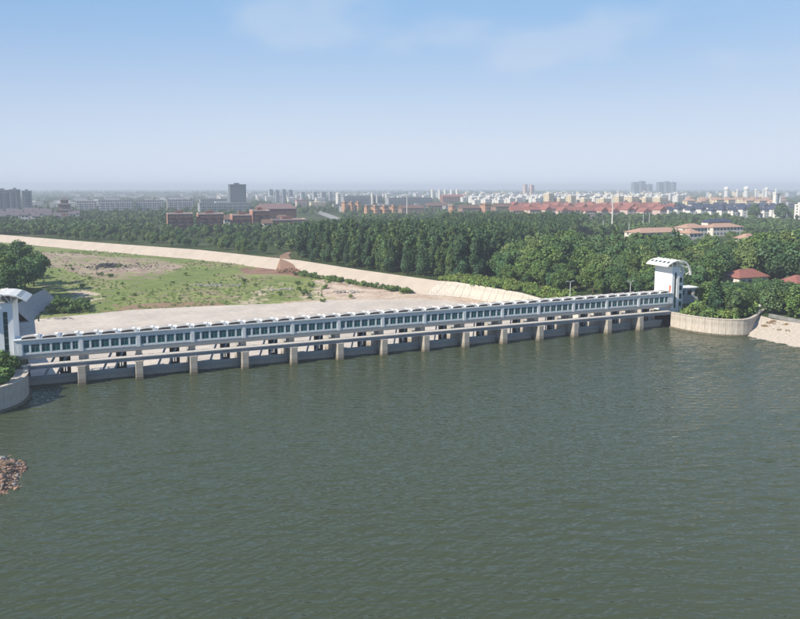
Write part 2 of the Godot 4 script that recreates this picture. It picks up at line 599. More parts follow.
func river_bed() -> void:
	var low := FastNoiseLite.new()
	low.seed = 31
	low.frequency = 0.018
	low.fractal_octaves = 4
	var fine := FastNoiseLite.new()
	fine.seed = 32
	fine.frequency = 0.11
	fine.fractal_octaves = 3
	var soil := PackedVector2Array([Vector2(-240, -429), Vector2(-185, -405), Vector2(-145, -391), Vector2(-112, -352), Vector2(-108, -306), Vector2(-129, -299), Vector2(-169, -337), Vector2(-214, -386)])
	var sand := PackedVector2Array([Vector2(-117, -234), Vector2(-129, -262), Vector2(-126, -270), Vector2(-114, -247), Vector2(-110, -233)])
	var dirt := PackedVector2Array([Vector2(-95, -208), Vector2(-96, -233), Vector2(-82, -238), Vector2(-64, -234), Vector2(-56, -222), Vector2(-70, -206)])
	var red := PackedVector2Array([Vector2(-78, -324), Vector2(-76, -346), Vector2(-62, -360), Vector2(-48, -338), Vector2(-36, -316), Vector2(-46, -308), Vector2(-64, -316)])
	var path := PackedVector2Array([Vector2(-55, -226), Vector2(-58, -247), Vector2(-55, -270), Vector2(-51, -291), Vector2(-48, -284), Vector2(-51, -264), Vector2(-53, -243), Vector2(-42, -226)])
	var bare := PackedVector2Array([Vector2(-42, -226), Vector2(-36, -250), Vector2(-34, -272), Vector2(-38, -296), Vector2(-34, -304), Vector2(0, -272), Vector2(17, -256), Vector2(60, -215), Vector2(20, -200)])
	var tuft_a := PackedVector2Array([Vector2(-51, -258), Vector2(-46, -296), Vector2(-40, -303), Vector2(-34, -276), Vector2(-37, -262)])
	var tuft_b := PackedVector2Array([Vector2(-46, -232), Vector2(-45, -248), Vector2(-26, -250), Vector2(-22, -237)])
	var step := 1.7
	var ns := 270
	var nt := 265
	var v := PackedVector3Array()
	var c := PackedColorArray()
	var n := PackedVector3Array()
	var index := PackedInt32Array()
	var grass := [Color(0.205, 0.255, 0.085), Color(0.265, 0.300, 0.115), Color(0.155, 0.205, 0.070)]
	for j in nt:
		for i in ns:
			var s := -300.0 + i * step
			var t := 4.0 + j * step
			var p := dam(s, 0, t)
			var q := Vector2(p.x, p.z)
			var a := low.get_noise_2d(p.x, p.z)
			var b := fine.get_noise_2d(p.x, p.z)
			var wobble := q + Vector2(b, low.get_noise_2d(p.z, p.x)) * 9.0
			var col: Color = grass[0].lerp(grass[1], clampf(0.5 + a * 1.4, 0, 1)).lerp(grass[2], clampf(0.35 + b * 1.5 - a, 0, 1) * 0.75)
			col = col.lerp(Color(0.30, 0.25, 0.17), smoothstep(0.06, 0.42, a * 0.7 + b * 0.9) * 0.85)
			var pale := Color(0.64, 0.53, 0.43).lerp(Color(0.52, 0.41, 0.325), clampf(0.5 + b * 1.5, 0, 1))
			if inside(wobble, soil):
				col = col.lerp(Color(0.46, 0.37, 0.30).lerp(Color(0.32, 0.24, 0.195), clampf(0.5 + b * 2, 0, 1)), clampf(0.85 + a * 1.3 + b * 1.3, 0, 1))
			if inside(wobble, sand) or inside(wobble, path):
				col = col.lerp(pale, 0.8)
			if inside(wobble, dirt):
				col = col.lerp(Color(0.31, 0.20, 0.15), 0.8)
			if inside(wobble, bare):
				col = pale.lerp(Color(0.30, 0.21, 0.16), smoothstep(0.25, 0.6, b + a * 0.5))
			if inside(wobble, tuft_a) or inside(wobble, tuft_b):
				col = col.lerp(grass[1], clampf(0.75 + b, 0, 1))
			if inside(wobble, red):
				col = Color(0.33, 0.20, 0.155).lerp(Color(0.25, 0.15, 0.12), clampf(0.5 + b * 2, 0, 1))
			if t < 88 + b * 7.0 and s > 60:
				col = pale
			var y := -0.55 + a * 0.45 + b * 0.3
			if t < 92:
				y = minf(y, lerpf(-0.7, y, smoothstep(84, 92, t)))
			v.append(dam(s, y, t))
			c.append(col)
			n.append(Vector3(0, 1, 0))
			if i > 0 and j > 0:
				var k := j * ns + i
				index.append_array(PackedInt32Array([k, k - ns, k - 1, k - 1, k - ns, k - ns - 1]))
	for j in range(1, nt - 1):
		for i in range(1, ns - 1):
			var k := j * ns + i
			n[k] = (v[k + ns] - v[k - ns]).cross(v[k + 1] - v[k - 1]).normalized()
			if n[k].y < 0:
				n[k] = -n[k]
	struct("river_bed", grid_mesh(v, n, c, index), M.bed_soil)
	var under := Shape.new()
	under.quad(Vector3(-2600, -1.6, 700), Vector3(700, -1.6, 700), Vector3(700, -1.6, -2100), Vector3(-2600, -1.6, -2100), Vector3.UP)
	struct("valley_floor", under.mesh(), M.land_grass)


func grid_mesh(v: PackedVector3Array, n: PackedVector3Array, c: PackedColorArray, index: PackedInt32Array) -> ArrayMesh:
	var a := []
	a.resize(Mesh.ARRAY_MAX)
	a[Mesh.ARRAY_VERTEX] = v
	a[Mesh.ARRAY_NORMAL] = n
	if c.size():
		a[Mesh.ARRAY_COLOR] = c
	a[Mesh.ARRAY_INDEX] = index
	var m := ArrayMesh.new()
	m.add_surface_from_arrays(Mesh.PRIMITIVE_TRIANGLES, a)
	return m


func water() -> void:
	rng.seed = 5
	var kx := PackedFloat32Array()
	var kz := PackedFloat32Array()
	var amp := PackedFloat32Array()
	var off := PackedFloat32Array()
	for k in 16:
		var long := 1.3 * pow(1.105, k)
		var lean := rng.randfn(0.12, 0.24)
		kx.append(TAU / long * sin(lean))
		kz.append(TAU / long * cos(lean))
		amp.append(0.0068 * pow(long, 0.5))
		off.append(rng.randf() * TAU)
	var gust := FastNoiseLite.new()
	gust.seed = 61
	gust.frequency = 0.022
	gust.fractal_octaves = 3
	var step := 0.42
	var x0 := -100.0
	var z0 := -214.0
	var nx := 510
	var nz := 420
	var v := PackedVector3Array()
	var n := PackedVector3Array()
	var index := PackedInt32Array()
	for j in nz:
		for i in nx:
			var x := x0 + i * step
			var z := z0 + j * step
			var y := 0.0
			var dx := 0.0
			var dz := 0.0
			var strong := 0.9 + 1.3 * gust.get_noise_2d(x * 0.6, z)
			var rim := minf(minf(i, nx - 1 - i), minf(j, nz - 1 - j))
			strong *= clampf(rim / 4.0, 0.0, 1.0)
			for k in 16:
				var w := kx[k] * x + kz[k] * z + off[k]
				y += amp[k] * sin(w)
				var cw := amp[k] * cos(w)
				dx += cw * kx[k]
				dz += cw * kz[k]
			v.append(Vector3(x, y * strong, z))
			n.append(Vector3(-dx * strong, 1.0, -dz * strong).normalized())
			if i > 0 and j > 0:
				var p := Vector3(x, 0, z)
				if (p - O).dot(N) < 3.9:
					var k := j * nx + i
					index.append_array(PackedInt32Array([k, k - 1, k - nx, k - 1, k - nx - 1, k - nx]))
	struct("water", grid_mesh(v, n, PackedColorArray(), index), M.water)
	var s := Shape.new()
	var x1 := x0 + (nx - 1) * step
	var z1 := z0 + (nz - 1) * step
	s.quad(Vector3(-900, 0, z1), Vector3(900, 0, z1), Vector3(900, 0, 900), Vector3(-900, 0, 900), Vector3.UP)
	s.quad(Vector3(-900, 0, -105), Vector3(x0, 0, -105), Vector3(x0, 0, z1), Vector3(-900, 0, z1), Vector3.UP)
	s.quad(Vector3(x1, 0, z0), Vector3(900, 0, z0), Vector3(900, 0, z1), Vector3(x1, 0, z1), Vector3.UP)
	struct("open_water", s.mesh(), M.water)


# ---------------------------------------------------------------- the barrage (local frame: x along it, z towards the reservoir)
func ordinal(k: int) -> String:
	return ["first", "second", "third", "fourth", "fifth", "sixth", "seventh", "eighth", "ninth", "tenth", "eleventh", "twelfth", "thirteenth", "fourteenth", "fifteenth"][k]


func gallery_wall() -> ArrayMesh:
	# one bay of the long gallery: band below the windows, band above, and the piers between six openings
	var s := Shape.new()
	s.span(0, BAY, 6.85, 7.22, -0.12, 0.12)
	s.span(0, BAY, 8.9, 9.7, -0.12, 0.12)
	var x := 0.0
	for w in window_spans():
		s.span(x, w.x, 7.22, 8.9, -0.12, 0.12)
		x = w.y
	s.span(x, BAY, 7.22, 8.9, -0.12, 0.12)
	return s.mesh()


func window_spans() -> Array[Vector2]:
	var out: Array[Vector2] = []
	var x := 0.51
	for w in [1.06, 1.52, 1.52, 1.52, 1.52, 1.06]:
		out.append(Vector2(x, x + w))
		x += w + 0.344
	return out


func barrage() -> void:
	# piers
	var block := PackedVector2Array([Vector2(-0.78, 0.12), Vector2(-0.66, 0.3), Vector2(0.66, 0.3), Vector2(0.78, 0.12), Vector2(0.78, -2.7), Vector2(0.55, -2.7), Vector2(0.55, -3.5), Vector2(0.78, -3.5), Vector2(0.78, -11.0), Vector2(0.4, -12.0), Vector2(-0.4, -12.0), Vector2(-0.78, -11.0), Vector2(-0.78, -3.5), Vector2(-0.55, -3.5), Vector2(-0.55, -2.7), Vector2(-0.78, -2.7)])
	var pier0: Node3D = null
	for k in 14:
		var at := dam(k * BAY, 0, 0)
		var text := "concrete bridge pier under the walkway, %s of fourteen counted from the left" % ordinal(k)
		if pier0:
			again(pier0, at, TH, text)
			continue
		pier0 = thing("bridge_pier", text, "bridge pier", at, TH, "piers of the barrage")
		pier0.set_meta("base", "bridge_pier")
		part("shaft", upright(block, 1.3, 3.9), M.pier_concrete, pier0)
		part("stained_shaft", upright(block, 0.55, 1.3), M.pier_stain, pier0)
		var foot := PackedVector2Array()
		for q in block:
			foot.append(q * Vector2(1.05, 1.0) + Vector2(0, 0.05 if q.y > -1.0 else 0.0))
		part("wet_foot", upright(foot, -1.8, 0.55), M.pier_foot, pier0)
		var s := Shape.new()
		s.span(-0.6, 0.6, 3.9, 5.6, -4.2, -2.3)
		part("pillar", s.mesh(), M.concrete, pier0)
		s = Shape.new()
		s.span(-0.6, 0.6, 3.9, 5.6, -6.0, -4.9)
		part("pillar", s.mesh(), M.concrete, pier0)
		s = Shape.new()
		s.span(-0.95, 0.95, 3.72, 3.9, -2.1, -0.2)
		part("bearing_cap", s.mesh(), M.concrete, pier0)
	# gates and their hoists, one to a bay
	var gate0: Node3D = null
	var hoist0: Node3D = null
	for k in 15:
		var at := dam((k - 1) * BAY, 0, 0)
		var text := "steel sluice gate closing the %s bay from the left" % ordinal(k)
		var text2 := "dark steel hoist frame with twin posts behind the %s gate from the left" % ordinal(k)
		if gate0:
			again(gate0, at, TH, text)
			again(hoist0, at, TH, text2)
			continue
		gate0 = thing("sluice_gate", text, "sluice gate", at, TH, "gates of the barrage")
		gate0.set_meta("base", "sluice_gate")
		var s := Shape.new()
		s.span(0.8, BAY - 0.8, -1.6, 0.95, -3.9, -3.25)
		part("sill_wall", s.mesh(), M.concrete, gate0)
		s = Shape.new()
		s.span(0.62, BAY - 0.62, 0.95, 1.85, -3.3, -3.12)
		part("gate_leaf", s.mesh(), M.gate_steel, gate0)
		for y in [1.0, 1.42, 1.88]:
			s = Shape.new()
			s.span(0.65, BAY - 0.65, y - 0.06, y + 0.06, -3.2, -2.96)
			part("rib", s.mesh(), M.gate_steel, gate0)
		for x in [2.3, 4.6]:
			s = Shape.new()
			s.beam(Vector3(x, 1.7, -3.35), Vector3(x + 0.5, 0.1, -8.6), 0.34, 0.42)
			s.beam(Vector3(x, 1.1, -3.35), Vector3(x + 0.5, 0.0, -8.4), 0.24, 0.3)
			part("arm", s.mesh(), M.arm_steel, gate0)
			s = Shape.new()
			s.beam(Vector3(x + 1.4, 1.6, -3.4), Vector3(x + 3.2, 4.9, -6.2), 0.3, 0.36)
			part("lifting_ram", s.mesh(), M.arm_steel, gate0)
		hoist0 = thing("gate_hoist", text2, "gate hoist", at, TH, "hoists of the barrage gates")
		hoist0.set_meta("base", "gate_hoist")
		for x in [6.7, 8.1]:
			s = Shape.new()
			s.span(x - 0.34, x + 0.34, -0.7, 5.6, -6.9, -6.2)
			part("post", s.mesh(), M.dark_steel, hoist0)
		s = Shape.new()
		s.span(6.4, 8.4, 3.5, 5.5, -6.75, -6.3)
		part("winch_box", s.mesh(), M.dark_steel, hoist0)
		s = Shape.new()
		s.span(7.04, 7.76, 1.0, 1.5, -6.7, -6.4)
		part("crossbeam", s.mesh(), M.dark_steel, hoist0)
		s = Shape.new()
		s.tube(Vector3(7.4, 3.5, -6.5), Vector3(7.4, 1.5, -6.5), 0.16, 0.16, 8)
		part("ram", s.mesh(), M.galvanised, hoist0)
	# walkway on the pier heads
	var deck := thing("walkway_bridge", "long narrow concrete walkway running across the pier heads above the water", "footbridge", O, TH)
	for k in 15:
		var s := Shape.new()
		s.along(PackedVector2Array([Vector2(-0.3, 3.92), Vector2(-0.3, 4.5), Vector2(-0.16, 4.56), Vector2(-0.16, 4.78), Vector2(-1.96, 4.78), Vector2(-1.96, 4.56), Vector2(-1.82, 4.5), Vector2(-1.82, 3.92), Vector2(-1.3, 3.92), Vector2(-1.3, 4.4), Vector2(-0.5, 4.4), Vector2(-0.5, 3.92)]), (k - 1) * BAY + 0.015, k * BAY - 0.015)
		var slab := part("deck_slab", s.mesh(), M.deck, deck)
		s = Shape.new()
		s.span((k - 1) * BAY + 0.03, k * BAY - 0.03, 4.783, 4.82, -1.9, -0.2)
		part("walk_surface", s.mesh(), M.deck_top, slab)
	# the gallery over the gates
	var g := thing("gate_gallery", "very long pale blue gallery building with ribbon of green glass windows above the gates", "gallery building", O, TH)
	var front := -1.3
	var back := -5.0
	var belly := PackedVector2Array()
	for k in 9:
		var a := PI / 2 * k / 8.0
		belly.append(Vector2(front + 0.02 - 1.5 * (1 - cos(a)), 6.85 - 1.3 * sin(a)))
	for k in 9:
		var a := PI / 2 * (1 - k / 8.0)
		belly.append(Vector2(back - 0.02 + 1.5 * (1 - cos(a)), 6.85 - 1.3 * sin(a)))
	for k in 15:
		var s := Shape.new()
		s.along(belly, (k - 1) * BAY + 0.012 - (1.06 if k == 0 else 0.0), k * BAY - 0.012 + (1.5 if k == 14 else 0.0))
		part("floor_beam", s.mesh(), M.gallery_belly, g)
	var wall := gallery_wall()
	var pil := Shape.new()
	pil.span(-0.34, 0.34, 6.75, 9.72, -0.26, -0.12)
	var pil_mesh := pil.mesh()
	var frames: Array[Mesh] = []
	var panes: Array[Mesh] = []
	for w in [1.06, 1.52]:
		var s := Shape.new()
		var h := 1.68
		s.span(-w / 2, w / 2, 0, 0.09, -0.06, 0.06)
		s.span(-w / 2, w / 2, h - 0.09, h, -0.06, 0.06)
		s.span(-w / 2, -w / 2 + 0.09, 0.09, h - 0.09, -0.06, 0.06)
		s.span(w / 2 - 0.09, w / 2, 0.09, h - 0.09, -0.06, 0.06)
		s.span(-0.035, 0.035, 0.09, h - 0.09, -0.045, 0.045)
		s.span(-w / 2 + 0.09, -0.035, h * 0.64, h * 0.64 + 0.06, -0.045, 0.045)
		s.span(0.035, w / 2 - 0.09, h * 0.64, h * 0.64 + 0.06, -0.045, 0.045)
		frames.append(s.mesh())
		s = Shape.new()
		s.span(-w / 2 + 0.05, w / 2 - 0.05, 0.05, h - 0.05, -0.012, 0.012)
		panes.append(s.mesh())
	for k in 15:
		var x := (k - 1) * BAY
		part("wall", wall, M.gallery_paint, g).position = Vector3(x, 0, front)
		part("wall", wall, M.gallery_paint, g).position = Vector3(x, 0, back)
		part("pilaster", pil_mesh, M.gallery_paint, g).position = Vector3(x, 0, front + 0.38)
		var spans := window_spans()
		for j in 6:
			var kind := 0 if j == 0 or j == 5 else 1
			var f := part("window", frames[kind], M.gallery_frame, g)
			f.position = Vector3(x + (spans[j].x + spans[j].y) / 2, 7.22, front)
			part("pane", panes[kind], M.gallery_clear_glass if k in [11, 12] else M.gallery_blind_glass if (k * 6 + j * 5) % 9 == 0 else M.gallery_glass, f)
	var rear := Shape.new()
	for k in 15:
		for w in window_spans():
			rear.span((k - 1) * BAY + w.x, (k - 1) * BAY + w.y, 7.25, 8.87, back - 0.02, back + 0.02)
	part("rear_pane", rear.mesh(), M.gallery_glass, g, "stuff")
	var s2 := Shape.new()
	for x in [-11.5, 153.9]:
		s2 = Shape.new()
		s2.span(x - 0.55, x + 0.55, 6.85, 9.7, back, front + 0.12)
		part("end_wall", s2.mesh(), M.gallery_paint, g)
	s2 = Shape.new()
	s2.along(PackedVector2Array([Vector2(front + 0.36, 9.7), Vector2(front + 0.42, 9.78), Vector2(front + 0.42, 9.98), Vector2(back - 0.42, 9.98), Vector2(back - 0.42, 9.78), Vector2(back - 0.36, 9.7)]), -12.0, 154.6)
	part("roof_slab", s2.mesh(), M.gallery_paint, g)
	# roof hoods, three to a bay: a white shell that rises on its left and sweeps down on its right, over brown louvres
	var outer := PackedVector2Array()
	var inner := PackedVector2Array()
	for q in [[0.12, 9.98], [0.16, 10.32], [0.4, 10.48], [1.2, 10.60], [2.1, 10.64], [2.7, 10.64], [3.02, 10.66], [3.26, 10.5], [3.34, 9.98]]:
		outer.append(Vector2(q[0], q[1]))
	for q in [[2.86, 9.98], [2.76, 10.26], [2.46, 10.42], [1.9, 10.46], [1.2, 10.44], [0.6, 10.36], [0.28, 10.26], [0.24, 9.98]]:
		inner.append(Vector2(q[0], q[1]))
	var shell := outer.duplicate()
	shell.append_array(inner)
	var s3 := Shape.new()
	s3.extrude(shell, front - 1.75, front + 0.25)
	var hood_mesh := s3.mesh()
	s3 = Shape.new()
	s3.extrude(PackedVector2Array([Vector2(0.24, 9.99), Vector2(0.28, 10.26), Vector2(0.6, 10.36), Vector2(1.2, 10.44), Vector2(1.9, 10.46), Vector2(2.46, 10.42), Vector2(2.76, 10.26), Vector2(2.86, 9.99)]), front - 1.7, front - 0.15)
	for y in 3:
		s3.span(0.36, 2.6 - y * 0.06, 10.04 + y * 0.11, 10.09 + y * 0.11, front - 0.15, front + 0.02)
	var louvre_mesh := s3.mesh()
	s3 = Shape.new()
	for j in 3:
		var z := lerpf(front - 1.4, front - 0.2, j / 2.0)
		for q in [[0.40, 1.2, 10.53, 10.64], [1.26, 2.3, 10.64, 10.68]]:
			s3.hexa(PackedVector3Array([Vector3(q[0], q[2] - 0.06, z - 0.22), Vector3(q[1], q[3] - 0.06, z - 0.22), Vector3(q[1], q[3] - 0.06, z + 0.22), Vector3(q[0], q[2] - 0.06, z + 0.22), Vector3(q[0], q[2], z - 0.22), Vector3(q[1], q[3], z - 0.22), Vector3(q[1], q[3], z + 0.22), Vector3(q[0], q[2], z + 0.22)]))
	var slat_mesh := s3.mesh()
	for k in 45:
		var x := -BAY + k * BAY / 3.0 + 0.1
		var h := part("roof_hood", hood_mesh, M.white_paint, g)
		h.position.x = x
		part("louvre", louvre_mesh, M.louvre_brown, h)
		part("roof_slat", slat_mesh, M.hood_slat, h)


func upright(outline: PackedVector2Array, y0: float, y1: float) -> ArrayMesh:   # an outline across x and z, standing from y0 to y1
	var s := Shape.new()
	var at := Geometry2D.triangulate_polygon(outline)
	for k in range(0, at.size(), 3):
		for y in [y0, y1]:
			s.tri(Vector3(outline[at[k]].x, y, outline[at[k]].y), Vector3(outline[at[k + 1]].x, y, outline[at[k + 1]].y), Vector3(outline[at[k + 2]].x, y, outline[at[k + 2]].y), Vector3(0, 1 if y == y1 else -1, 0))
	var turn := -1.0 if Geometry2D.is_polygon_clockwise(outline) else 1.0
	for k in outline.size():
		var p := outline[k]
		var q := outline[(k + 1) % outline.size()]
		s.quad(Vector3(p.x, y0, p.y), Vector3(q.x, y0, q.y), Vector3(q.x, y1, q.y), Vector3(p.x, y1, p.y), Vector3(q.y - p.y, 0, p.x - q.x) * turn)
	return s.mesh()


# ---------------------------------------------------------------- stair towers at both ends
func tower(label: String, s0: float, way: float) -> void:
	# x runs from the gallery outwards when way is 1; the left tower is built the other way round
	var o := thing("stair_tower", label, "stair tower", dam(s0, 0, 2.0), TH, "stair towers of the barrage")
	var deep := -7.0
	var X := func(x: float) -> float: return x * way
	var s := Shape.new()
	# main shaft with the tall glass strip let into its front
	s.span(X.call(0), X.call(2.7), 3.8, 17.2, deep, -0.3)
	s.span(X.call(0), X.call(0.95), 3.8, 17.2, -0.3, 0.0)
	s.span(X.call(1.75), X.call(2.7), 3.8, 17.2, -0.3, 0.0)
	s.span(X.call(0.95), X.call(1.75), 15.6, 17.2, -0.3, 0.0)
	s.span(X.call(0.95), X.call(1.75), 3.8, 5.2, -0.3, 0.0)
	part("shaft", s.mesh(), M.tower_paint, o)
	s = Shape.new()
	s.span(X.call(0.95), X.call(1.75), 5.2, 15.6, -0.24, -0.2)
	var strip := part("window", s.mesh(), M.dark_glass, o)
	s = Shape.new()
	for k in 7:
		s.span(X.call(0.97), X.call(1.73), 6.5 + k * 1.3 - 0.03, 6.5 + k * 1.3 + 0.03, -0.2, -0.14)
	part("glazing_bar", s.mesh(), M.gate_steel, strip)
	# lower block with one window to each landing
	s = Shape.new()
	s.span(X.call(2.7), X.call(5.0), 3.8, 15.0, deep + 0.2, -1.2)
	s.span(X.call(2.7), X.call(3.05), 3.8, 15.0, -1.2, -0.9)
	s.span(X.call(4.65), X.call(5.0), 3.8, 15.0, -1.2, -0.9)
	var y := 3.8
	for c in [6.2, 8.5, 10.9, 13.2]:
		s.span(X.call(3.05), X.call(4.65), y, c - 0.7, -1.2, -0.9)
		y = c + 0.7
	s.span(X.call(3.05), X.call(4.65), y, 15.0, -1.2, -0.9)
	part("landing_block", s.mesh(), M.tower_paint, o)
	for c in [6.2, 8.5, 10.9, 13.2]:
		s = Shape.new()
		s.span(X.call(3.05), X.call(4.65), c - 0.7, c + 0.7, -1.06, -1.0)
		var w := part("window", s.mesh(), M.dark_glass, o)
		s = Shape.new()
		s.span(X.call(3.82), X.call(3.88), c - 0.66, c + 0.66, -1.0, -0.96)
		part("glazing_bar", s.mesh(), M.gate_steel, w)
		s = Shape.new()
		s.span(X.call(2.95), X.call(4.75), c - 0.8, c - 0.7, -0.9, -0.72)
		part("sill", s.mesh(), M.white_paint, o)
	s = Shape.new()
	s.span(X.call(-0.1), X.call(2.8), 17.2, 17.4, deep - 0.1, 0.1)
	part("coping", s.mesh(), M.white_paint, o)
	# open belvedere: short columns and a dark band behind them
	for q in [[0.2, -0.2], [2.5, -0.2], [0.2, -2.4], [2.5, -2.4], [0.2, -4.6], [2.5, -4.6], [0.2, -6.7], [2.5, -6.7]]:
		s = Shape.new()
		s.span(X.call(q[0] - 0.15), X.call(q[0] + 0.15), 17.4, 18.5, q[1] - 0.15, q[1] + 0.15)
		part("column", s.mesh(), M.white_paint, o)
	s = Shape.new()
	s.span(X.call(0.5), X.call(2.2), 17.4, 18.35, deep + 0.9, -0.9)
	part("plant_room", s.mesh(), M.grey_concrete, o)
	# canopy: an arch that starts level beyond the shaft on the gallery side and sweeps down on the other
	var arc: Array[Vector2] = []
	for q in [[-2.6, 17.75], [-1.8, 18.3], [-0.8, 18.8], [0.4, 19.1], [1.7, 19.2], [3.0, 19.05], [3.9, 18.65], [4.7, 18.0], [5.35, 17.15], [5.85, 16.1], [6.15, 14.9]]:
		arc.append(Vector2(X.call(q[0]), q[1]))
	var slab := PackedVector2Array()
	for k in 6:
		slab.append(arc[k])
	for k in 6:
		slab.append(arc[5 - k] - Vector2(0, 0.26))
	s = Shape.new()
	s.extrude(slab, deep - 0.9, 0.9)
	var roof := part("canopy", s.mesh(), M.white_paint, o)
	for k in 5:
		s = Shape.new()
		var z := lerpf(deep + 0.2, -0.4, k / 4.0)
		s.hexa(PackedVector3Array([Vector3(X.call(-1.6), 18.36, z - 0.45), Vector3(X.call(-0.9), 18.72, z - 0.45), Vector3(X.call(-0.9), 18.72, z + 0.45), Vector3(X.call(-1.6), 18.36, z + 0.45), Vector3(X.call(-1.6), 18.44, z - 0.45), Vector3(X.call(-0.9), 18.8, z - 0.45), Vector3(X.call(-0.9), 18.8, z + 0.45), Vector3(X.call(-1.6), 18.44, z + 0.45)]))
		part("skylight", s.mesh(), M.dark_glass, roof)
	for z in [0.75, -2.2, -5.0, deep - 0.75]:
		s = Shape.new()
		for k in range(4, 10):
			s.beam(Vector3(arc[k].x, arc[k].y - 0.1, z), Vector3(arc[k + 1].x, arc[k + 1].y - 0.1, z), 0.4, 0.5)
		part("rib", s.mesh(), M.white_paint, o)
	for k in [6, 7, 8, 9, 10]:
		s = Shape.new()
		s.beam(Vector3(arc[k].x, arc[k].y - 0.06, deep - 0.9), Vector3(arc[k].x, arc[k].y - 0.06, 0.9), 0.22, 0.18)
		part("purlin", s.mesh(), M.white_paint, o)
	for z in [0.6, deep + 0.4]:
		for q in [[0.3, 17.4, -1.2, 18.3], [0.4, 17.4, 1.3, 18.9], [2.4, 17.4, 1.6, 18.9], [2.5, 17.4, 4.0, 18.3], [2.7, 16.6, 5.1, 17.2], [5.0, 14.9, 5.9, 15.9]]:
			s = Shape.new()
			s.beam(Vector3(X.call(q[0]), q[1], z if z < 0 else 0.05), Vector3(X.call(q[2]), q[3], z), 0.16, 0.16)
			part("strut", s.mesh(), M.white_paint, o)
	s = Shape.new()
	s.span(X.call(5.0), X.call(8.6), 14.85, 15.05, -6.2, -3.8)
	part("porch_slab", s.mesh(), M.white_paint, o)
	if way > 0:
		s = Shape.new()
		s.span(-0.14, -0.02, 9.6, 11.9, -0.95, -0.35)
		part("red_panel", s.mesh(), M.red_paint, o)


func towers() -> void:
	tower("white stair tower with arched white canopy at the right end of the gallery", 154.7, 1.0)
	tower("white stair tower with arched canopy at the left edge beside the gallery", -12.0, -1.0)


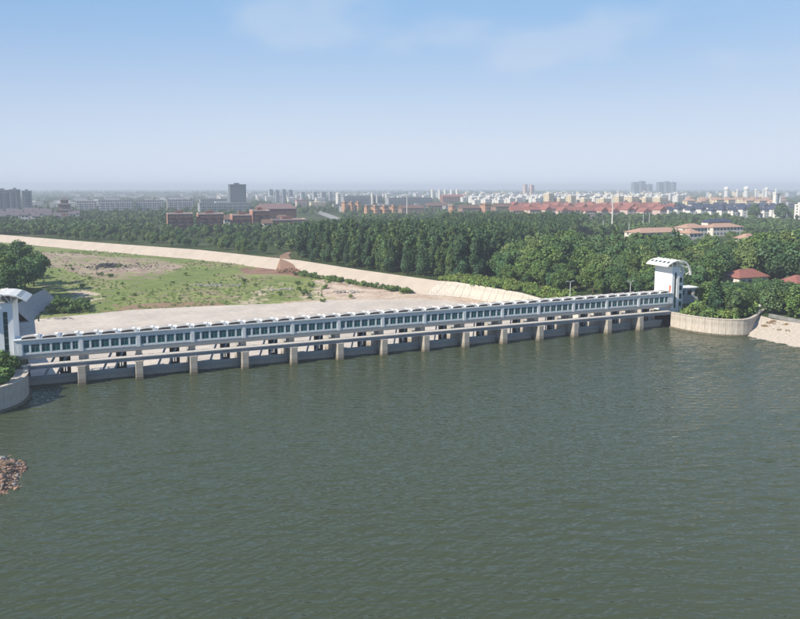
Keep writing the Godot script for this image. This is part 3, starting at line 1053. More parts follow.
# ---------------------------------------------------------------- curved walls at both ends
func abutments() -> void:
	for right in [false, true]:
		var line := abutment_line(right)
		var o := thing("abutment_wall", "pale sunlit curved concrete wall on the right bank, below the shrubs and the tower" if right else "shaded grey curved concrete wall at the left edge below the dark shrubs", "curved wall", Vector3.ZERO, 0.0, "abutment walls of the barrage")
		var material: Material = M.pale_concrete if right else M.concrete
		var cap: Material = M.pale_concrete
		# smooth the line into panels about 2.4 m long
		var pts := PackedVector2Array()
		for k in line.size() - 1:
			var a := line[maxi(k - 1, 0)]
			var d := line[mini(k + 2, line.size() - 1)]
			var steps := maxi(1, roundi(line[k].distance_to(line[k + 1]) / 1.6))
			for j in steps:
				pts.append(line[k].cubic_interpolate(line[k + 1], a, d, float(j) / steps))
		pts.append(line[line.size() - 1])
		for k in pts.size() - 1:
			var p := pts[k]
			var q := pts[k + 1]
			var d := (q - p).normalized()
			var out := Vector2(d.y, -d.x) * (-1.0 if right else 1.0)   # towards the water
			out = out if out.dot(Vector2(160 if right else -20, 6) - p) < 0 else -out
			var g := d * 0.022
			for row in [["wall_panel", 0.0, -0.5, 0.42, 4.36, material], ["coping", 0.12, -0.75, 4.36, 4.62, cap], ["footing", 0.42, -0.5, -1.5, 0.42, M.pier_foot]]:
				var s := Shape.new()
				var c := PackedVector3Array()
				for y in [row[3], row[4]]:
					for w in [p + out * row[1] + g, q + out * row[1] - g, q + out * row[2] - g, p + out * row[2] + g]:
						c.append(dam(w.x, y, w.y))
				s.hexa(c)
				part(row[0], s.mesh(), row[5], o)
	# sunlit walks just inside both walls
	for right in [false, true]:
		var line := abutment_line(right)
		var s := Shape.new()
		for k in 5:
			var rows: Array[Vector3] = []
			for j in [k, k + 1]:
				var d := (line[j + 1] - line[maxi(j - 1, 0)]).normalized()
				var inward := Vector2(-d.y, d.x) * (-1.0 if right else 1.0)
				inward = inward if inward.dot(Vector2(160 if right else -20, 6) - line[j]) > 0 else -inward
				for w in [0.7, 2.3]:
					var p := line[j] + inward * float(w)
					rows.append(dam(p.x, LAND + (0.42 if not right else 0.3), p.y))
			s.quad(rows[0], rows[2], rows[3], rows[1], Vector3.UP)
		struct("footpath", s.mesh(), M.pale_concrete)
	# beach of pale rubble right of the right wall, and the low parapet above it
	var b := Shape.new()
	var low := [Vector2(160.5, -13), Vector2(164.2, -15.6), Vector2(164.6, -22), Vector2(165.3, -31), Vector2(167, -50), Vector2(170, -80), Vector2(176, -140)]
	var high := [Vector2(176.4, -8), Vector2(175.0, -13.4), Vector2(175.0, -22), Vector2(176.2, -31), Vector2(178.4, -50), Vector2(181, -80), Vector2(188, -140)]
	for k in low.size() - 1:
		b.quad(dam(low[k].x - 2, -0.9, low[k].y), dam(low[k + 1].x - 2, -0.9, low[k + 1].y), dam(high[k + 1].x, LAND, high[k + 1].y), dam(high[k].x, LAND, high[k].y), Vector3.UP)
	struct("beach", b.mesh(), M.beach_sand)
	var wall := thing("parapet", "low pale parapet wall along the top of the rubble beach at the right", "parapet wall")
	for k in range(1, 5):
		var p: Vector2 = high[k]
		var q: Vector2 = high[k + 1]
		var n := maxi(1, roundi(p.distance_to(q) / 3.0))
		for j in n:
			var c := Shape.new()
			var a := p.lerp(q, (j + 0.01) / n)
			var e := p.lerp(q, (j + 0.99) / n)
			c.hexa(PackedVector3Array([dam(a.x, 3.7, a.y), dam(e.x, 3.7, e.y), dam(e.x + 0.4, 3.7, e.y), dam(a.x + 0.4, 3.7, a.y), dam(a.x, 5.0, a.y), dam(e.x, 5.0, e.y), dam(e.x + 0.4, 5.0, e.y), dam(a.x + 0.4, 5.0, a.y)]))
			part("wall_panel", c.mesh(), M.grey_concrete, wall)
	# low white gate house behind the right tower
	var h := thing("gate_house", "low flat white building with dark openings just right of the white tower", "building", dam(163.5, LAND, 12.5), TH)
	var s := Shape.new()
	s.span(0, 12, 0, 2.6, -4, 0)
	s.span(0, 1.2, 2.6, 4.1, -0.3, 0)
	for x in [3.4, 6.4, 9.4]:
		s.span(x, x + 1.1, 2.6, 4.1, -0.3, 0)
	s.span(0, 12, 4.1, 4.7, -0.3, 0)
	s.span(0, 12, 2.6, 4.7, -4, -3.7)
	part("wall", s.mesh(), M.white_paint, h)
	for x in [1.2, 4.5, 7.5, 10.5]:
		s = Shape.new()
		s.span(x, x + (2.2 if x < 2 else 1.9 if x < 10 else 1.5), 2.62, 4.08, -0.24, -0.18)
		part("window", s.mesh(), M.dark_glass, h)
	s = Shape.new()
	s.span(-0.3, 12.3, 4.7, 4.95, -4.3, 0.3)
	part("roof", s.mesh(), M.white_paint, h)


# ---------------------------------------------------------------- trees
func crown(seed_no: int, blobs: Array, count: int, leaf: float, tint: Color, vary := 0.35) -> ArrayMesh:
	# leaf sprays on and just inside a cluster of lobes; blobs are [centre, radius vector]
	var g := RandomNumberGenerator.new()
	g.seed = seed_no
	var v := PackedVector3Array()
	var n := PackedVector3Array()
	var c := PackedColorArray()
	var weights := PackedFloat32Array()
	var hues: Array[Color] = []
	for b in blobs:
		weights.append(pow(b[1].x * b[1].y * b[1].z, 0.667))
		var k := g.randf_range(1.0 - vary, 1.0 + vary)
		hues.append(Color(tint.r * k * g.randf_range(0.86, 1.06), tint.g * k, tint.b * k * g.randf_range(0.85, 1.12)))
	for k in count:
		var at := g.rand_weighted(weights)
		var d := Vector3(g.randfn(), g.randfn(), g.randfn()).normalized()
		if d.y < -0.5 and g.randf() < 0.7:
			d.y = -d.y
		var ctr: Vector3 = blobs[at][0]
		var r: Vector3 = blobs[at][1]
		var p := ctr + d * r * pow(g.randf(), 0.22) * g.randf_range(0.92, 1.12)
		var f := (d + Vector3(g.randfn(), g.randfn() + 0.5, g.randfn()) * 0.55).normalized()
		var x := f.cross(Vector3(g.randfn(), g.randfn(), g.randfn())).normalized()
		var y := f.cross(x)
		var w := leaf * g.randf_range(0.55, 1.25)
		var h := w * g.randf_range(0.7, 1.05)
		var bend := f * w * g.randf_range(-0.25, 0.25)
		var q: Color = hues[at]
		var j := g.randf_range(0.72, 1.3)
		q = Color(q.r * j, q.g * j, q.b * j)
		var a := p - x * w
		var b2 := p - y * h + bend
		var d2 := p + x * w * 0.9
		var e := p + y * h + bend
		for t in [[a, b2, e], [b2, d2, e]]:
			var m: Vector3 = (t[1] - t[0]).cross(t[2] - t[0]).normalized()
			if m.dot(f) > 0:
				v.append_array(PackedVector3Array([t[0], t[2], t[1]]))
			else:
				m = -m
				v.append_array(PackedVector3Array([t[0], t[1], t[2]]))
			n.append_array(PackedVector3Array([m, m, m]))
			c.append_array(PackedColorArray([q, q, q]))
	var arrays := []
	arrays.resize(Mesh.ARRAY_MAX)
	arrays[Mesh.ARRAY_VERTEX] = v
	arrays[Mesh.ARRAY_NORMAL] = n
	arrays[Mesh.ARRAY_COLOR] = c
	var mesh := ArrayMesh.new()
	mesh.add_surface_from_arrays(Mesh.PRIMITIVE_TRIANGLES, arrays)
	return mesh


func lobes(kind: String, seed_no: int) -> Array:
	var g := RandomNumberGenerator.new()
	g.seed = seed_no
	var out := []
	match kind:
		"poplar":   # tall and narrow, 18 m
			for k in 15:
				var f := k / 14.0
				var r := lerpf(2.3, 0.75, pow(f, 1.3)) * (0.75 if k < 2 else 1.0)
				var a := g.randf() * TAU
				out.append([Vector3(cos(a) * r * 0.75, 2.2 + 14.4 * f, sin(a) * r * 0.75), Vector3(r, r * 1.45, r) * g.randf_range(0.7, 1.05)])
		"broad":   # a wide many-lobed crown, 13 m
			for k in 34:
				var d := Vector3(g.randfn(), g.randfn() * 0.9 + 0.1, g.randfn()).normalized()
				var r := g.randf_range(1.3, 2.2)
				out.append([Vector3(0, 7.0, 0) + d * Vector3(3.7, 4.3, 3.7) * g.randf_range(0.75, 1.05), Vector3(r, r * 0.85, r)])
			out.append([Vector3(0, 7.2, 0), Vector3(3.3, 3.4, 3.3)])
		"round":   # a dense ball on a short trunk, 11 m
			for k in 20:
				var d := Vector3(g.randfn(), g.randfn() + 0.2, g.randfn()).normalized()
				var r := g.randf_range(1.2, 1.9)
				out.append([Vector3(0, 6.2, 0) + d * Vector3(3.1, 3.4, 3.1), Vector3(r, r, r)])
			out.append([Vector3(0, 6.2, 0), Vector3(3.3, 3.6, 3.3)])
		"cone":   # evergreen cone, 9 m
			for k in 14:
				var f := k / 13.0
				var r := lerpf(1.9, 0.3, f)
				var a := g.randf() * TAU
				out.append([Vector3(cos(a) * r * 0.35, 1.0 + 7.6 * f, sin(a) * r * 0.35), Vector3(r, 0.9, r)])
		_:   # shrub, 2.4 m
			for k in 8:
				var r := g.randf_range(0.55, 0.95)
				out.append([Vector3(g.randfn() * 0.75, g.randf_range(0.5, 1.5), g.randfn() * 0.75), Vector3(r, r * 0.9, r)])
	return out


func trunk(height: float, r: float, reach: float, seed_no: int) -> ArrayMesh:
	var g := RandomNumberGenerator.new()
	g.seed = seed_no
	var s := Shape.new()
	s.tube(Vector3(0, -0.3, 0), Vector3(0.1, height * 0.45, 0), r, r * 0.72, 7, false)
	s.tube(Vector3(0.1, height * 0.45, 0), Vector3(0, height, 0.1), r * 0.72, r * 0.2, 6, false)
	for k in 5:
		var a := TAU * k / 5.0 + g.randf()
		var y := height * g.randf_range(0.35, 0.65)
		s.tube(Vector3(0.08, y, 0), Vector3(cos(a) * reach, y + reach * g.randf_range(0.7, 1.3), sin(a) * reach), r * 0.42, r * 0.1, 5, false)
	return s.mesh()


var kinds := {}


func make_kind(called: String, form: String, tints: Array, count: int, leaf: float, high: float, r: float, reach: float) -> void:
	var crowns: Array[Mesh] = []
	for k in tints.size():
		crowns.append(crown(hash(called) % 1000 + k * 7, lobes(form, hash(called) % 1000 + k * 13 + 1), count, leaf, tints[k]))
	kinds[called] = [crowns, trunk(high, r, reach, 3)]


func tree(called: String, kind: String, label: String, category: String, group: String, at: Vector3, size: float, variant := -1, tall := 1.0) -> Node3D:
	var o := thing(called, label, category, at, rng.randf() * TAU, group)
	o.scale = Vector3(size, size * tall, size)
	var crowns: Array = kinds[kind][0]
	part("stem" if kind == "shrub" else "trunk", kinds[kind][1], M.bark, o)
	part("foliage" if kind == "shrub" else "crown", crowns[rng.randi() % crowns.size() if variant < 0 else variant], M.leaf, o)
	return o


func make_trees() -> void:
	make_kind("poplar", "poplar", [Color(0.078, 0.134, 0.063), Color(0.065, 0.114, 0.058), Color(0.092, 0.148, 0.062), Color(0.056, 0.103, 0.056), Color(0.103, 0.157, 0.063)], 2800, 0.36, 15.5, 0.22, 1.2)
	make_kind("broad", "broad", [Color(0.098, 0.158, 0.056), Color(0.080, 0.138, 0.056), Color(0.118, 0.178, 0.058), Color(0.070, 0.122, 0.056), Color(0.132, 0.182, 0.064), Color(0.082, 0.150, 0.066)], 4600, 0.36, 9.0, 0.3, 3.0)
	make_kind("round", "round", [Color(0.069, 0.112, 0.056), Color(0.085, 0.132, 0.058)], 3000, 0.4, 7.0, 0.25, 2.2)
	make_kind("cone", "cone", [Color(0.039, 0.076, 0.037)], 1400, 0.36, 8.0, 0.18, 0.8)
	make_kind("shrub", "shrub", [Color(0.132, 0.198, 0.056), Color(0.093, 0.146, 0.047), Color(0.171, 0.218, 0.066)], 420, 0.22, 1.5, 0.05, 0.6)
	make_kind("far", "broad", [Color(0.082, 0.130, 0.056), Color(0.097, 0.151, 0.056), Color(0.068, 0.113, 0.053)], 420, 1.15, 9.0, 0.3, 3.0)


func scatter(outline: PackedVector2Array, gap: float, seed_no: int) -> Array[Vector3]:
	var g := RandomNumberGenerator.new()
	g.seed = seed_no
	var lo := outline[0]
	var hi := outline[0]
	for p in outline:
		lo = lo.min(p)
		hi = hi.max(p)
	var out: Array[Vector3] = []
	var z := hi.y
	while z > lo.y:
		var x := lo.x
		while x < hi.x:
			var p := Vector2(x + g.randf_range(-0.42, 0.42) * gap, z + g.randf_range(-0.42, 0.42) * gap)
			if inside(p, outline) and clear_of(p, 2.5):
				out.append(Vector3(p.x, LAND, p.y))
			x += gap
		z -= gap
	return out


func clear_of(p: Vector2, room: float) -> bool:
	for f in footprints:
		if absf(p.x - f.x) < f.z + room and Vector2(f.x, f.y).distance_to(p) < f.z + room:
			return false
	return true


func copies(called: String, kind: String, at: Array[Vector3], low: float, high: float) -> void:
	# the trees beyond the counted ones: one object for each variant of crown
	var crowns: Array = kinds[kind][0]
	for k in crowns.size():
		var mine: Array[Transform3D] = []
		for j in range(k, at.size(), crowns.size()):
			mine.append(Transform3D(Basis(Vector3.UP, rng.randf() * TAU).scaled(Vector3.ONE * rng.randf_range(low, high)), at[j]))
		if mine.is_empty():
			continue
		var mm := MultiMesh.new()
		mm.transform_format = MultiMesh.TRANSFORM_3D
		mm.mesh = crowns[k]
		mm.instance_count = mine.size()
		for j in mine.size():
			mm.set_instance_transform(j, mine[j])
		var o := MultiMeshInstance3D.new()
		o.name = numbered(called)
		o.multimesh = mm
		o.material_override = M.leaf
		add_child(o)
		o.set_meta("kind", "stuff")
		o.set_meta("label", "far off wood of green trees that reads as one mass")


func p_of(p: Vector3) -> Vector2:
	return Vector2(p.x, p.z)


func nearest_first(at: Array[Vector3]) -> void:
	at.sort_custom(func(a: Vector3, b: Vector3) -> bool: return a.length_squared() < b.length_squared())


func vegetation() -> void:
	rng.seed = 14
	# poplar grove behind the levee
	var grove := PackedVector2Array([Vector2(-53, -352), Vector2(-50, -340), Vector2(-20, -304), Vector2(4, -277), Vector2(16, -267), Vector2(28, -262), Vector2(62, -338), Vector2(112, -440), Vector2(150, -560), Vector2(170, -600), Vector2(40, -600), Vector2(20, -470), Vector2(-58, -450), Vector2(-62, -410)])
	var at := scatter(grove, 5.4, 41)
	nearest_first(at)
	for k in mini(290, at.size()):
		var edge := 1.0e9
		for j in range(4, 8):
			edge = minf(edge, Geometry2D.get_closest_point_to_segment(Vector2(at[k].x, at[k].z), Vector2(levee_line()[j].x, levee_line()[j].z), Vector2(levee_line()[j + 1].x, levee_line()[j + 1].z)).distance_to(Vector2(at[k].x, at[k].z)))
		var front := edge < 11.0
		tree("poplar_tree", "poplar", "poplar in the front row of the grove, right behind the pale levee" if front else "tall narrow poplar inside the dense grove behind the pale levee", "poplar", "poplars of the grove behind the levee", at[k], rng.randf_range(0.62, 0.95) if front else rng.randf_range(0.78, 1.16))
	copies("poplar_wood", "poplar", at.slice(290), 0.62, 0.95)
	# rounder trees between the grove and the tower
	var mid := PackedVector2Array([Vector2(33, -264), Vector2(44, -246), Vector2(56, -226), Vector2(80, -222), Vector2(92, -218), Vector2(110, -232), Vector2(143, -300), Vector2(125, -345), Vector2(82, -372), Vector2(64, -336)])
	at = scatter(mid, 6.6, 42)
	var glade := FastNoiseLite.new()
	glade.seed = 53
	glade.frequency = 0.045
	at = at.filter(func(p: Vector3) -> bool: return glade.get_noise_2d(p.x, p.z) > -0.32)
	nearest_first(at)
	for k in at.size():
		var near := at[k].length() < 262
		if not near and k % 9 == 4:
			tree("dark_tree", "round" if k % 2 else "poplar", "darker, denser tree standing out of the broad wood behind the gallery" if k % 2 else "narrow poplar rising out of the broad wood behind the gallery", "tree", "darker trees among the broad ones", at[k], rng.randf_range(0.85, 1.15))
			continue
		tree("broadleaf_tree", "broad", "low broad tree at the near edge of the wood behind the gallery" if near else "broad tree deep in the wood between the poplar grove and tower", "tree", "broad trees behind the gallery", at[k], rng.randf_range(0.36, 0.85) if near else (0.94 + 0.75 * glade.get_noise_2d(p_of(at[k]).x * 1.7, p_of(at[k]).y * 1.7)) * rng.randf_range(0.78, 1.16))
		if k > 160:
			copies("mixed_wood", "far", at.slice(k + 1), 0.8, 1.1)
			break
	# right hand wood
	var right := PackedVector2Array([Vector2(100, -212), Vector2(112, -204), Vector2(124, -196), Vector2(150, -200), Vector2(235, -300), Vector2(215, -330), Vector2(150, -312), Vector2(114, -232)])
	at = scatter(right, 7.6, 43)
	nearest_first(at)
	for k in at.size():
		tree("large_tree", "broad", "small broad tree around the red roofs right of the tower" if at[k].length() < 282 else "large broad tree in the wood behind the red roofs", "tree", "broad trees right of the tower", at[k], (rng.randf_range(0.32, 0.46) if at[k].length() < 252 else rng.randf_range(0.36, 0.52)) if at[k].length() < 252 or (at[k].x > 96 and at[k].length() < 282) else rng.randf_range(0.75, 1.0) if at[k].length() < 280 else rng.randf_range(0.8, 1.2) * (1.3 if at[k].x > -at[k].z * 0.53 else 1.0))
		if k > 125:
			copies("mixed_wood", "far", at.slice(k + 1), 0.9, 1.2)
			break
	# the left bank's trees
	var lb := PackedVector2Array([Vector2(-128, -236), Vector2(-135, -250), Vector2(-143, -268), Vector2(-165, -292), Vector2(-215, -318), Vector2(-260, -330), Vector2(-260, -240), Vector2(-150, -190), Vector2(-122, -190), Vector2(-121, -215)])
	at = scatter(lb, 6.8, 44)
	for p in at:
		if p.x < p.z * 0.63:
			continue
		tree("bank_tree", "broad" if rng.randf() < 0.7 else "round", "dark green tree in the clump on the left bank above the grey slope", "tree", "trees of the left bank", p + Vector3(0, 0.3, 0), rng.randf_range(0.5, 1.0), -1, rng.randf_range(0.9, 1.25))
	# small trees along the far levee
	var belt := PackedVector2Array([Vector2(-310, -529), Vector2(-196, -449), Vector2(-116, -398), Vector2(-72, -360), Vector2(-70, -420), Vector2(-100, -480), Vector2(-190, -540), Vector2(-330, -600)])
	at = scatter(belt, 8.0, 45)
	var thin := FastNoiseLite.new()
	thin.seed = 52
	thin.frequency = 0.03
	at = at.filter(func(p: Vector3) -> bool: return thin.get_noise_2d(p.x, p.z) > -0.08 or p.x > -75)
	nearest_first(at)
	var rest: Array[Vector3] = []
	for k in at.size():
		if k < 230:
			tree("levee_tree", "broad", "small green tree in the belt along the far levee", "tree", "trees along the far levee", at[k], rng.randf_range(0.26, 0.6))
		else:
			rest.append(at[k])
	var gap := PackedVector2Array([Vector2(-68, -374), Vector2(-69, -430), Vector2(-92, -480), Vector2(-130, -560), Vector2(-90, -600), Vector2(-50, -530), Vector2(-54, -450), Vector2(-58, -400)])
	rest.append_array(scatter(gap, 7.0, 48))
	copies("belt_wood", "far", rest, 0.4, 0.68)
	# trees all over the plain, thinner among the houses
	var g := RandomNumberGenerator.new()
	g.seed = 46
	var patch := FastNoiseLite.new()
	patch.seed = 47
	patch.frequency = 0.0045
	var far: Array[Vector3] = []
	for k in 60000:
		if far.size() > 10500:
			break
		var z := -lerpf(520, 4200, pow(g.randf(), 2.0))
		var x := z * g.randf_range(-0.68, 0.68)
		var p := Vector2(x, z)
		if z > -760 and x > -60 and x < 200 and inside(p, grove):
			continue
		var level := patch.get_noise_2d(x, z)
		if g.randf() > 0.5 + level * 1.3:
			continue
		if z > -900 and x < -60 and x > -110 - (-z - 600) * 0.2 and z < -600:
			continue
		if clear_of(p, 3.0) and clear_of(p + p.normalized() * 11.0, 2.0) and clear_of(p + p.normalized() * 24.0, 0.0):
			far.append(Vector3(x, LAND, z))
	copies("plain_trees", "far", far, 0.35, 0.68)
	# far woods: low dark belts out to the horizon
	var belts: Array[Vector3] = []
	for k in 5200:
		var z := -lerpf(3200, 9500, pow(g.randf(), 1.3))
		var x := z * g.randf_range(-0.66, 0.66)
		if patch.get_noise_2d(x * 0.25, z * 0.8) > -0.1:
			belts.append(Vector3(x, LAND - 3.0, z))
	copies("far_woods", "far", belts, 1.0, 1.6)
	# trees round the orange roofed complex
	var court := PackedVector2Array([Vector2(140, -400), Vector2(160, -462), Vector2(205, -440), Vector2(232, -485), Vector2(265, -480), Vector2(235, -395), Vector2(190, -385)])
	for p in scatter(court, 11.0, 49):
		tree("garden_tree", "broad", "small tree standing round the orange roofed buildings beyond the wood", "tree", "trees round the orange roofed buildings", p, rng.randf_range(0.34, 0.6))
	# two dark round trees before the town at the right
	tree("round_tree", "round", "left of the twin big dark round trees before the white gate tower", "tree", "twin round trees", Vector3(395, LAND, -760), 1.6, 0)
	tree("round_tree", "round", "right of the twin big dark round trees before the white gate tower", "tree", "twin round trees", Vector3(408, LAND, -728), 1.75, 0)
	tree("cone_tree", "cone", "tall dark conical evergreen behind the right abutment wall", "evergreen", "", dam(161.6, LAND, -7.6), 1.2, 0)
	tree("cone_tree", "cone", "lower dark evergreen leaning on the tall conical one by the tower", "evergreen", "", dam(164.8, LAND, -4.6), 1.25, 0)
	tree("bush_tree", "round", "light green round bush at the bend of the right abutment wall", "bush", "", dam(166.2, LAND - 0.8, -9.4), 0.78, 1)
	tree("bush_tree", "broad", "yellowish green bush next to the bend of the right abutment wall", "bush", "", dam(169.6, LAND - 1.2, -7.0), 0.76, 2)
	tree("bush_tree", "broad", "dark bush between the abutment shrubs and the first red roof", "bush", "", dam(173.4, LAND - 1.2, -3.0), 0.82, 3)
	tree("bush_tree", "broad", "rounded bush above the top of the rubble beach", "bush", "", dam(181.5, LAND - 1.2, -17.0), 0.88, 2)
	tree("bush_tree", "broad", "large bush leaning over the parapet at the right edge", "bush", "", dam(180.4, LAND - 1.2, -26.0), 0.92, 0)
	tree("bush_tree", "round", "dense bush behind the parapet near the abutment's end", "bush", "", dam(180.6, LAND - 1.2, -10.0), 0.82, 1)
	for q in [[178.0, 4.0, 0.7, "bush filling the gap behind the globe lamp"], [186.0, -8.0, 0.85, "big bush before the red roof at the right edge"], [171.0, 4.5, 0.75, "dark bush behind the conical evergreens"], [187.5, -19.0, 0.95, "leafy tree between the parapet and the right edge"], [193.0, 3.0, 0.7, "small tree in front of the long red roof"], [200.0, 10.0, 0.62, "second small tree in front of the long red roof"]]:
		tree("bush_tree", "broad", q[3], "bush", "", dam(q[0], LAND - 1.0, q[1]), q[2])
	# shrubs: hedge on the right wall, thicket on the left wall, green band on the river wall, foot of the levee
	for k in 13:
		var p := Vector2(155.6, -2.6).lerp(Vector2(162.8, -12.6), k / 12.0)
		tree("hedge_shrub", "shrub", "bright green hedge shrub in the row along the top of the right abutment", "shrub", "hedge on the right abutment", dam(p.x + rng.randf_range(-0.2, 0.4), 4.0, p.y + rng.randf_range(0, 0.5)), rng.randf_range(0.95, 1.3), 2 if k % 3 else 0)
	for k in 34:
		var p := Vector2(158 + rng.randf() * 15, -rng.randf() * 11 + 1.0)
		tree("garden_shrub", "shrub", "green shrub in the planting between the tower and the abutment's bend", "shrub", "shrubs on the right abutment", dam(p.x, 4.0, p.y), rng.randf_range(1.1, 1.9), k % 2)
	for k in 26:
		var p := Vector2(-13.0 - rng.randf() * 12, -9.5 + rng.randf() * 9.5 - rng.randf() * 2.0)
		tree("bank_shrub", "shrub", "dark green shrub in the thicket behind the left abutment wall", "shrub", "thicket on the left abutment", dam(p.x, 4.3, p.y), rng.randf_range(1.2, 1.9), 1)
	var wall_line := river_wall_line()
	for k in 120:
		var f := rng.randf() * 4.0
		var p := wall_line[int(f)].lerp(wall_line[int(f) + 1], f - int(f))
		p += Vector3(0.8, 0, -0.3) * rng.randf_range(0.8, 13.0)
		tree("wall_shrub", "shrub", "light green shrub in the band above the river wall", "shrub", "shrubs above the river wall", p, rng.randf_range(0.7, 1.5), 2 if rng.randf() < 0.6 else 0)
	for k in 70:
		var p := Vector3(-42, -0.5, -318).lerp(Vector3(9, -0.5, -262), rng.randf())
		p += Vector3(-0.75, 0, 0.65) * (6.0 + rng.randf_range(-1.5, 2.5))
		tree("foot_shrub", "shrub", "small green shrub in the strip along the foot of the levee", "shrub", "shrubs at the foot of the levee", p, rng.randf_range(0.55, 1.05), rng.randi() % 2)
	for k in 46:
		var p := Vector3(rng.randf_range(-175, -60), -0.5, rng.randf_range(-350, -232))
		if k % 3 == 0:
			p = Vector3(rng.randf_range(-46, -18), -0.5, rng.randf_range(-292, -238))
		tree("bed_shrub", "shrub", "lone low shrub on the green river bed", "shrub", "shrubs scattered over the river bed", p, rng.randf_range(0.4, 0.9), rng.randi() % 3)
	for k in 24:
		var p := dam(-10.0 + rng.randf() * 9.0 - 4.0, -0.6, 92 + rng.randf() * 18)
		tree("bed_shrub", "shrub", "dark shrub at the foot of the grey bank slope", "shrub", "shrubs below the grey bank slope", p, rng.randf_range(0.8, 1.5), 1)
	# grass tufts of the river bed
	var tuft := crown(91, [[Vector3(0, 0.25, 0), Vector3(0.9, 0.35, 0.9)], [Vector3(0.7, 0.2, 0.4), Vector3(0.6, 0.3, 0.6)]], 46, 0.2, Color(0.205, 0.255, 0.085))
	kinds["tuft"] = [[tuft, crown(92, [[Vector3(0, 0.3, 0), Vector3(0.7, 0.45, 0.7)]], 40, 0.2, Color(0.16, 0.21, 0.07))], null]
	var cover := FastNoiseLite.new()
	cover.seed = 31
	cover.frequency = 0.018
	cover.fractal_octaves = 4
	var tufts: Array[Vector3] = []
	for k in 12000:
		var s := rng.randf_range(-120, 128)
		var t := rng.randf_range(89, 330)
		var p := dam(s, -0.6, t)
		if cover.get_noise_2d(p.x, p.z) + rng.randf() * 0.5 < 0.15 or p.x > -46 and p.z < -226 and p.x + 0.0 > -30:
			continue
		if inside(Vector2(p.x, p.z), PackedVector2Array([Vector2(-240, -429), Vector2(-185, -405), Vector2(-145, -391), Vector2(-112, -352), Vector2(-108, -306), Vector2(-129, -299), Vector2(-169, -337), Vector2(-214, -386)])) and rng.randf() < 0.85:
			continue
		if inside(Vector2(p.x, p.z), PackedVector2Array([Vector2(-86, -317), Vector2(-84, -352), Vector2(-66, -368), Vector2(-48, -338), Vector2(-30, -308), Vector2(-42, -299), Vector2(-66, -308)])):
			continue
		p.y = -0.55 + cover.get_noise_2d(p.x, p.z) * 0.45
		tufts.append(p)
	copies("grass_tufts", "tuft", tufts, 0.3, 0.8)


# ---------------------------------------------------------------- the town
var cached := {}


func kept(key: String, make: Callable) -> Mesh:
	if not cached.has(key):
		cached[key] = make.call()
	return cached[key]


func window_mesh(w: float, d: float, h: float, floors: int) -> ArrayMesh:
	var s := Shape.new()
	var high := h / floors
	for face in 3:
		var wide := w if face == 0 else d
		var n := maxi(1, roundi(wide / 3.2))
		if face > 0:
			n = maxi(1, n / 2)
		for j in floors:
			var y := high * (j + 0.28)
			for k in n:
				var x := -wide / 2 + wide * (k + 0.5) / n
				var half := minf(0.85, wide / n * 0.32)
				if face == 0:
					s.span(x - half, x + half, y, y + high * 0.5, d / 2 - 0.05, d / 2 + 0.04)
				elif face == 1:
					s.span(-w / 2 - 0.04, -w / 2 + 0.05, y, y + high * 0.5, x - half, x + half)
				else:
					s.span(w / 2 - 0.05, w / 2 + 0.04, y, y + high * 0.5, x - half, x + half)
	return s.mesh()


func wall_mesh(w: float, d: float, h: float, floors: int) -> ArrayMesh:
	var s := Shape.new()
	s.span(-w / 2, w / 2, -1, h, -d / 2, d / 2)
	return s.mesh()


func ledge_mesh(w: float, d: float, h: float, floors: int) -> ArrayMesh:
	var s := Shape.new()
	for j in range(1, floors):
		var y := h / floors * j
		var n := maxi(1, roundi(w / 7.0))
		for k in n:
			var x := -w / 2 + w * (k + 0.5) / n
			s.span(x - w / n * 0.3, x + w / n * 0.3, y - 0.12, y + 0.75, d / 2 + 0.04, d / 2 + 0.9)
	return s.mesh()


func roof_mesh(kind: String, w: float, d: float, h: float) -> ArrayMesh:
	var s := Shape.new()
	if kind == "flat":
		s.span(-w / 2 - 0.25, w / 2 + 0.25, h, h + 0.35, -d / 2 - 0.25, d / 2 + 0.25)
		s.span(-w / 2 - 0.25, w / 2 + 0.25, h + 0.35, h + 1.0, d / 2 - 0.05, d / 2 + 0.25)
		s.span(-w / 2 - 0.25, w / 2 + 0.25, h + 0.35, h + 1.0, -d / 2 - 0.25, -d / 2 + 0.05)
		s.span(-w / 2 - 0.25, -w / 2 + 0.05, h + 0.35, h + 1.0, -d / 2 + 0.05, d / 2 - 0.05)
		s.span(w / 2 - 0.05, w / 2 + 0.25, h + 0.35, h + 1.0, -d / 2 + 0.05, d / 2 - 0.05)
		return s.mesh()
	var rise := minf(2.9 if kind == "hip" else 4.5, minf(w, d) * (0.34 if kind == "hip" else 0.42))
	var x := w / 2 + 0.5
	var z := d / 2 + 0.5
	if kind == "gable":
		s.along(PackedVector2Array([Vector2(z, h), Vector2(0, h + rise), Vector2(-z, h), Vector2(-z, h - 0.2), Vector2(z, h - 0.2)]), -x, x)
		return s.mesh()
	var r := maxf(0.2, x - z)
	var q := maxf(0.0, z - x)
	var a := [Vector3(-x, h, z), Vector3(x, h, z), Vector3(x, h, -z), Vector3(-x, h, -z)]
	var b := [Vector3(-r, h + rise, q), Vector3(r, h + rise, q), Vector3(r, h + rise, -q), Vector3(-r, h + rise, -q)]
	for k in 4:
		var m := (k + 1) % 4
		s.quad(a[k], a[m], b[m], b[k], (a[k] + a[m]) * Vector3(1, 0, 1) + Vector3.UP)
	s.quad(b[0], b[1], b[2], b[3], Vector3.UP)
	s.span(-x, x, h - 0.25, h - 0.004, -z, z)
	return s.mesh()


